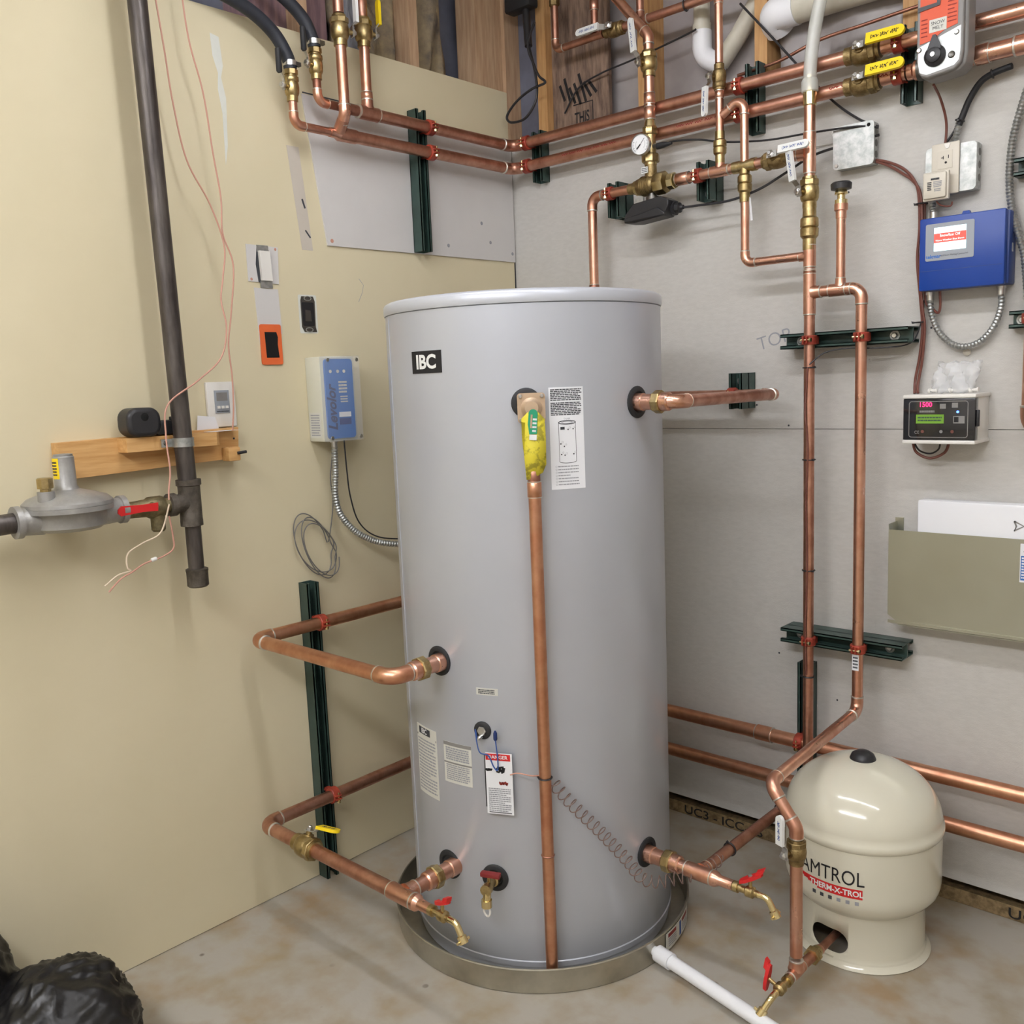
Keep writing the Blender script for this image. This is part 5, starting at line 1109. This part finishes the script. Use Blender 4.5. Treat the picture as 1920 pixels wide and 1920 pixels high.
wire('thermostat_wire', [(.16,-1.45,1.20),(.155,-1.475,1.135),(.15,-1.52,1.115),(.145,-1.555,1.095),(.15,-1.562,1.065),(.150,-1.555,1.055),(.15,-1.585,1.050),(.15,-1.618,1.030)], .0021, 'wire_clear', 'frayed pale wire end hanging under the regulator')
wire('thermostat_wire', [(.15,-1.448,1.17),(.15,-1.443,1.12),(.15,-1.445,1.09),(.15,-1.475,1.075),(.15,-1.52,1.066),(.15,-1.55,1.052),(.15,-1.58,1.040),(.15,-1.61,1.015)], .0021, 'wire_red', 'pinkish wire end with a white splice hanging under the gas valve')
o = MB().lathe((.15,-1.503,1.071), V((0,1,.2)), [(0,.003),(.002,.005),(.013,.005),(.015,.003)], 'white_plastic', 10).build('wire_splice'); tag(o, 'tiny white splice on the hanging pink wire', 'splice')

# wooden backing board with ledge
t = thing('wall_board', 'pine backing board with a ledge screwed to the beige wall', 'board', (.02,-1.4,1.28))
mb = MB().prism([(-1.645,1.272),(-1.180,1.285),(-1.174,1.366),(-1.645,1.358)], (.0006,0,0), Y, Z, (.037,0,0), 'pine'); mb.build('backboard', t, 30)
MB().prism([(.0378,-1.505),(.076,-1.500),(.076,-1.262),(.066,-1.250),(.0378,-1.250)], (0,0,1.325), X, Y, (0,0,.034), 'pine').build('ledge', t, 30)
mb = MB().box((.056,-1.212,1.298), (.034,.035,.036), 'pine', None, .003); mb.build('block', t, 30)
MB().tube([(.075,-1.205,1.300),(.077,-1.180,1.302)], .004, 'black_plastic', 10).lathe((.038,-1.190,1.337), X, [(0,.003),(.002,.002)], 'ink', 8).build('screw', t)
t = thing('charger_tool', 'dark grey handheld tool lying on the wooden ledge', 'tool', (.065,-1.42,1.36))
mb = MB(); mb.prism(rrect(.085,.070,.026,6), (.030,-1.457,1.3952), Y, Z, (.062,0,0), 'black_plastic'); b = mb.build('head', t, 30); bv = b.modifiers.new('b','BEVEL'); bv.width = .010; bv.segments = 3; bv.limit_method = 'ANGLE'
MB().lathe((.092,-1.457,1.408), X, [(0,.010),(.001,.008)], 'dark_hole', 12).build('button', t)
MB().box((.055,-1.375,1.379), (.035,.09,.036), 'black_plastic', None, .006).box((.06,-1.37,1.400), (.012,.014,.010), 'black_plastic', None, .002).build('handle', t, 30)
o = MB().polypanel(frame((.040,-1.25,1.3596), Y, -X*1.0), [(-.03,-.025),(.06,-.03),(.055,.030),(-.02,.03)], 0, .0005, 'paper').polypanel(frame((.012,-1.245,1.36), Y, Z), [(-.035,0),(.03,0),(.02,.036),(-.03,.042)], 0, .0006, 'paper').build('paper_sheet'); tag(o, 'folded white paper on the wooden ledge behind the gas pipe', 'paper')
t = thing('wall_timer', 'white wall timer with a small grey display above the wooden board', 'timer', (.0,-1.2,1.37))
MB().bx(.0006, .012, -1.243, -1.160, 1.368, 1.487, 'white_plastic', .003).build('faceplate', t, 30)
m_ = MB().bx(.0121, .015, -1.223, -1.180, 1.405, 1.465, 'grey_bezel', .001).build('module', t, 30)
MB().bx(.0151, .0155, -1.218, -1.186, 1.437, 1.459, 'act_grey').build('display', m_)
F = frame((.0151,-1.2015,1.42), Y, Z); mb = MB()
for i in (-1,0,1): mb.panel(F, i*.012-.004, i*.012+.004, -.003, .004, 0, .002, 'white_plastic')
mb.lines(F, -.018, .018, -.013, -.008, 1, 'ink', .0004, .6); mb.build('button', m_)
# electrical bits let into the beige wall
t = thing('light_switch', 'white rocker switch without its cover plate on a white wall patch', 'switch', (.0,-1.036,1.75))
F = frame((0,-1.036,1.800), Y, Z)
MB().polypanel(F, [(-.050,-.046),(.046,-.050),(.051,.050),(-.050,.052)], .0004, .0025, 'whiteboard').build('wall_patch', t)
MB().polypanel(F, [(-.018,.046),(-.02,.03),(-.024,0),(-.019,-.046),(.0,-.056),(.018,-.045),(.026,-.02),(.022,.03),(.018,.046)], .0026, .003, 'ink').build('opening', t)
for q in ((-.018, .018, .034, .052), (-.014, .024, -.062, -.044)): MB().panel(F, *q, .0026, .0045, 'galvanized').build('yoke', t)
MB().polypanel(F, [(-.012,-.043),(.021,-.043),(.018,.036),(-.015,.036)], .0033, .012, 'white_plastic').build('rocker', t, 30)
for y, z in ((-.04,-.040),(.042,.044)): MB().lathe(F(y,z,.0025), X, [(0,.004),(.001,.003)], 'wire_red', 10).build('screw', t)
o = MB().polypanel(frame((0,-1.03,1.683), Y, Z), [(-.040,.055),(.036,.053),(.040,-.068),(-.034,-.100),(-.036,-.05)], .0, .002, 'whiteboard').build('drywall_patch'); tag(o, 'blank white drywall patch between the switch and the orange bracket', 'patch')
F = frame((0,-1.030,1.585), Y, Z)
t = thing('mounting_bracket', 'orange plastic mounting bracket round a black hole in the beige wall', 'bracket', (0,-1.03,1.53))
MB().polypanel(F, rrect(.068,.110,.006), .0022, .005, 'orange_plastic').build('frame', t, 30)
MB().polypanel(F, [(-.020,.034),(.018,.034),(.022,.02),(.020,.0),(.023,-.036),(-.018,-.036)], .0051, .0055, 'dark_hole').build('opening', t)
F = frame((0,-.898,1.671), Y, Z)
t = thing('device_box', 'open grey metal device box sunk in the beige wall', 'box', (0,-.9,1.62))
MB().polypanel(F, rrect(.062,.108,.004), .0003, .0009, 'mud').build('wall_patch', t)
MB().polypanel(F, [(-.024,.038),(-.02,.050),(.020,.050),(.025,.036),(.023,-.036),(.027,-.050),(-.016,-.050),(-.024,-.036)], .001, .0018, 'steel_dark').build('box', t)
MB().polypanel(F, rrect(.040,.066,.004), .0019, .0022, 'ink_dark').polypanel(F, [(-.012,-.02),(.010,-.02),(.008,.01),(-.010,.012)], .0023, .0026, 'steel_dark').build('opening', t)
for s in (-1,1): MB().tube([F(.012*math.cos(a), s*.044+.006*math.sin(a), .003) for a in [2*PI*i/14 for i in range(14)]], .0014, 'galvanized', 6, closed=True).build('ear', t)
# control box with clear lid
t = thing('control_box', 'grey electrical box with a blue faced control under a clear lid', 'controller', (0,-.86,1.31))
y0, y1, z0, z1, xf = -.922, -.800, 1.308, 1.548, .070
MB().bx(.0006, xf, y0, y1, z0, z1, 'lev_box', .004).build('box', t, 30)
F = frame((xf+.0006,(y0+y1)/2,(z0+z1)/2), Y, Z)
b = MB().polypanel(F, rrect(.098,.226,.010), 0, .006, 'lev_blue').build('face', t, 30)
Ft = frame((xf+.0068,(y0+y1)/2,(z0+z1)/2), Z, -Y)
mb = MB().text(Ft, 'Levolor', .043, 'ink_navy', .0006, x=-.026, y=.030, bold=.03, shear=.3, sx=.95)
F2 = frame((xf+.0068,(y0+y1)/2,(z0+z1)/2), Y, Z)
mb.lines(F2, -.004, .026, .015, .052, 4, 'paper_warm', .0005, .6); mb.lines(F2, .0, .026, -.012, .010, 3, 'paper_warm', .0005, .5); mb.panel(F2, -.008, .034, -.052, -.038, 0, .0012, 'paper'); mb.panel(F2, -.008, .034, -.074, -.056, 0, .0006, 'blue_ctrl_side')
for x in (-.030,-.004,.018): mb.polypanel(F2, [(x+.005*math.cos(a), .078+.005*math.sin(a)) for a in [PI/4*i for i in range(8)]], 0, .0006, 'paper_warm')
mb.build('lettering', b)
MB().bx(xf+.0004, xf+.026, y0-.001, y1+.001, z0-.001, z1+.001, 'clear', .004).build('clear_lid', t, 30)
for yy in (y0+.010, y1-.010):
    for zz in (z0+.010, z1-.010): MB().lathe((xf+.026,yy,zz), X, [(0,.006),(.002,.005)], 'steel', 12).build('screw', t)
F3 = frame((.036,y0-.0001,1.355), X, Z); p = MB().panel(F3, -.028, .026, -.036, .036, 0, .0006, 'paper_warm').build('sticker', t); MB().lines(F3, -.022, .02, -.032, .032, 9, 'ink_light', .0009, .5).build('lettering', p)
gland((.045,-.870,1.308), -Z, 'metal cable connector under the box with the blue control')
armored([(.045,-.870,1.290),(.045,-.872,1.22),(.045,-.878,1.15),(.048,-.865,1.09),(.055,-.815,1.030),(.07,-.74,.990),(.12,-.66,.975),(.20,-.62,.97),(.281,-.60,.97)], .0090, 'armored cable from the blue faced box round to the tank side')
wire('thin_cable', [(.06,-.845,1.31),(.06,-.842,1.22),(.06,-.835,1.14),(.062,-.81,1.06),(.08,-.76,1.012),(.12,-.68,.995),(.20,-.63,.99),(.285,-.60,.985)], .0022, 'black_plastic', 'thin black cable beside the armored cable under the blue faced box', 'cable')
pts = []
rd = random.Random(2)
for k in range(4):
    for i in range(16):
        a = 2*PI*i/16; pts.append(V((.012+.003*k, -.935+(.055+.010*math.sin(k*2))*math.cos(a)+.008*k-.01+.03*(-math.sin(a)), 1.010+(.088+.007*math.cos(k*3))*math.sin(a)-.006*k)))
pts = [V((.05,-.875,1.30)), V((.03,-.88,1.2)), V((.02,-.87,1.12))]+pts
wire('coiled_wire', pts, .0017, 'wire_grey', 'coil of thin grey wire hanging on the beige wall', n=4)

# ================================================================ BLACK BAGS AT THE LEFT EDGE
def blob(name, c, r, sc, label, seed, m='bin_black', cat='bag', amp=.05):
    rd = random.Random(seed); mb = MB(); mb.sphere(c, r, m, *sc, seg=110, rg=70); ph = [rd.uniform(0, 6) for _ in range(8)]
    cc = V(c)
    ks = [(V((rd.gauss(0,.8), rd.gauss(0,.8), rd.gauss(0,1.9)))*f, rd.uniform(0,6), 1/f) for f in (1.6,2,2.6,3.2,4,5,6,8)]
    for v in mb.bm.verts:
        p = v.co-cc; n = p.normalized()
        k = 1+amp*(sum(w*(1-abs(math.sin(q.dot(n)+h0+.6*math.sin(2*q.dot(n.yzx))))) for q, h0, w in ks)*2.6-1.6)
        v.co = cc+p*k
        if v.co.z < .003: v.co.z = .003
    return tag(mb.build(name, sharp=180), label, cat)
blob('trash_bag', (.30,-1.87,.125), .150, (1,1,1), 'low black plastic bag on the floor at the lower left', 3, amp=.055)
blob('trash_bag', (.15,-2.02,.19), .125, (1,1,1.6), 'taller black plastic bag at the left edge', 8, amp=.055)

# ================================================================ LIGHTS AND CAMERA
def lamp(x, y, z, L, W, H, label, m='lamp'):
    t = thing('tube_lamp', label, 'lamp', (x, y, 2.90))
    MB().bx(x-L/2, x+L/2, y-.05, y+.05, z+H+.001, 2.8995, 'white_plastic').build('housing', t)
    MB().bx(x-L/2, x+L/2, y-W/2, y+W/2, z, z+H, m, .01).build('diffuser', t)
lamp(1.02, -1.39, 2.64, 1.18, .09, .06, 'fluorescent wrap light on the ceiling nearer the beige wall')
lamp(2.30, -1.39, 2.64, 1.18, .09, .06, 'fluorescent wrap light on the ceiling farther from the beige wall')
lamp(1.7, -3.3, 2.64, 2.4, .30, .06, 'long fill light added behind the viewer', 'lamp')  # added fill source, out of view, evens out the light in the room
w = bpy.data.worlds.new('w'); S.world = w; w.use_nodes = True; w.node_tree.nodes['Background'].inputs[0].default_value = (.8,.85,1,1); w.node_tree.nodes['Background'].inputs[1].default_value = .3
cd = bpy.data.cameras.new('camera'); co = bpy.data.objects.new('camera', cd); COL.objects.link(co); S.camera = co
Rr, Uu, Ff_ = V((.73862088,.67292989,-.04005689)), V((-.06322974,.1283161,.98971561)), V((-.67114916,.72849183,-.13732613))
M = MX((( Rr.x, Uu.x, -Ff_.x, 2.268448), (Rr.y, Uu.y, -Ff_.y, -2.5330032), (Rr.z, Uu.z, -Ff_.z, 1.456), (0,0,0,1)))
co.matrix_world = M; cd.sensor_width = 36; cd.sensor_fit = 'HORIZONTAL'; cd.lens = 1758.3363*36/1920; cd.clip_start = .05
S.view_settings.view_transform = 'Standard'; S.view_settings.look = 'None'; S.view_settings.gamma = 1; S.view_settings.use_curve_mapping = False; S.view_settings.exposure = .70
S.cycles.max_bounces = 8; S.cycles.transparent_max_bounces = 16
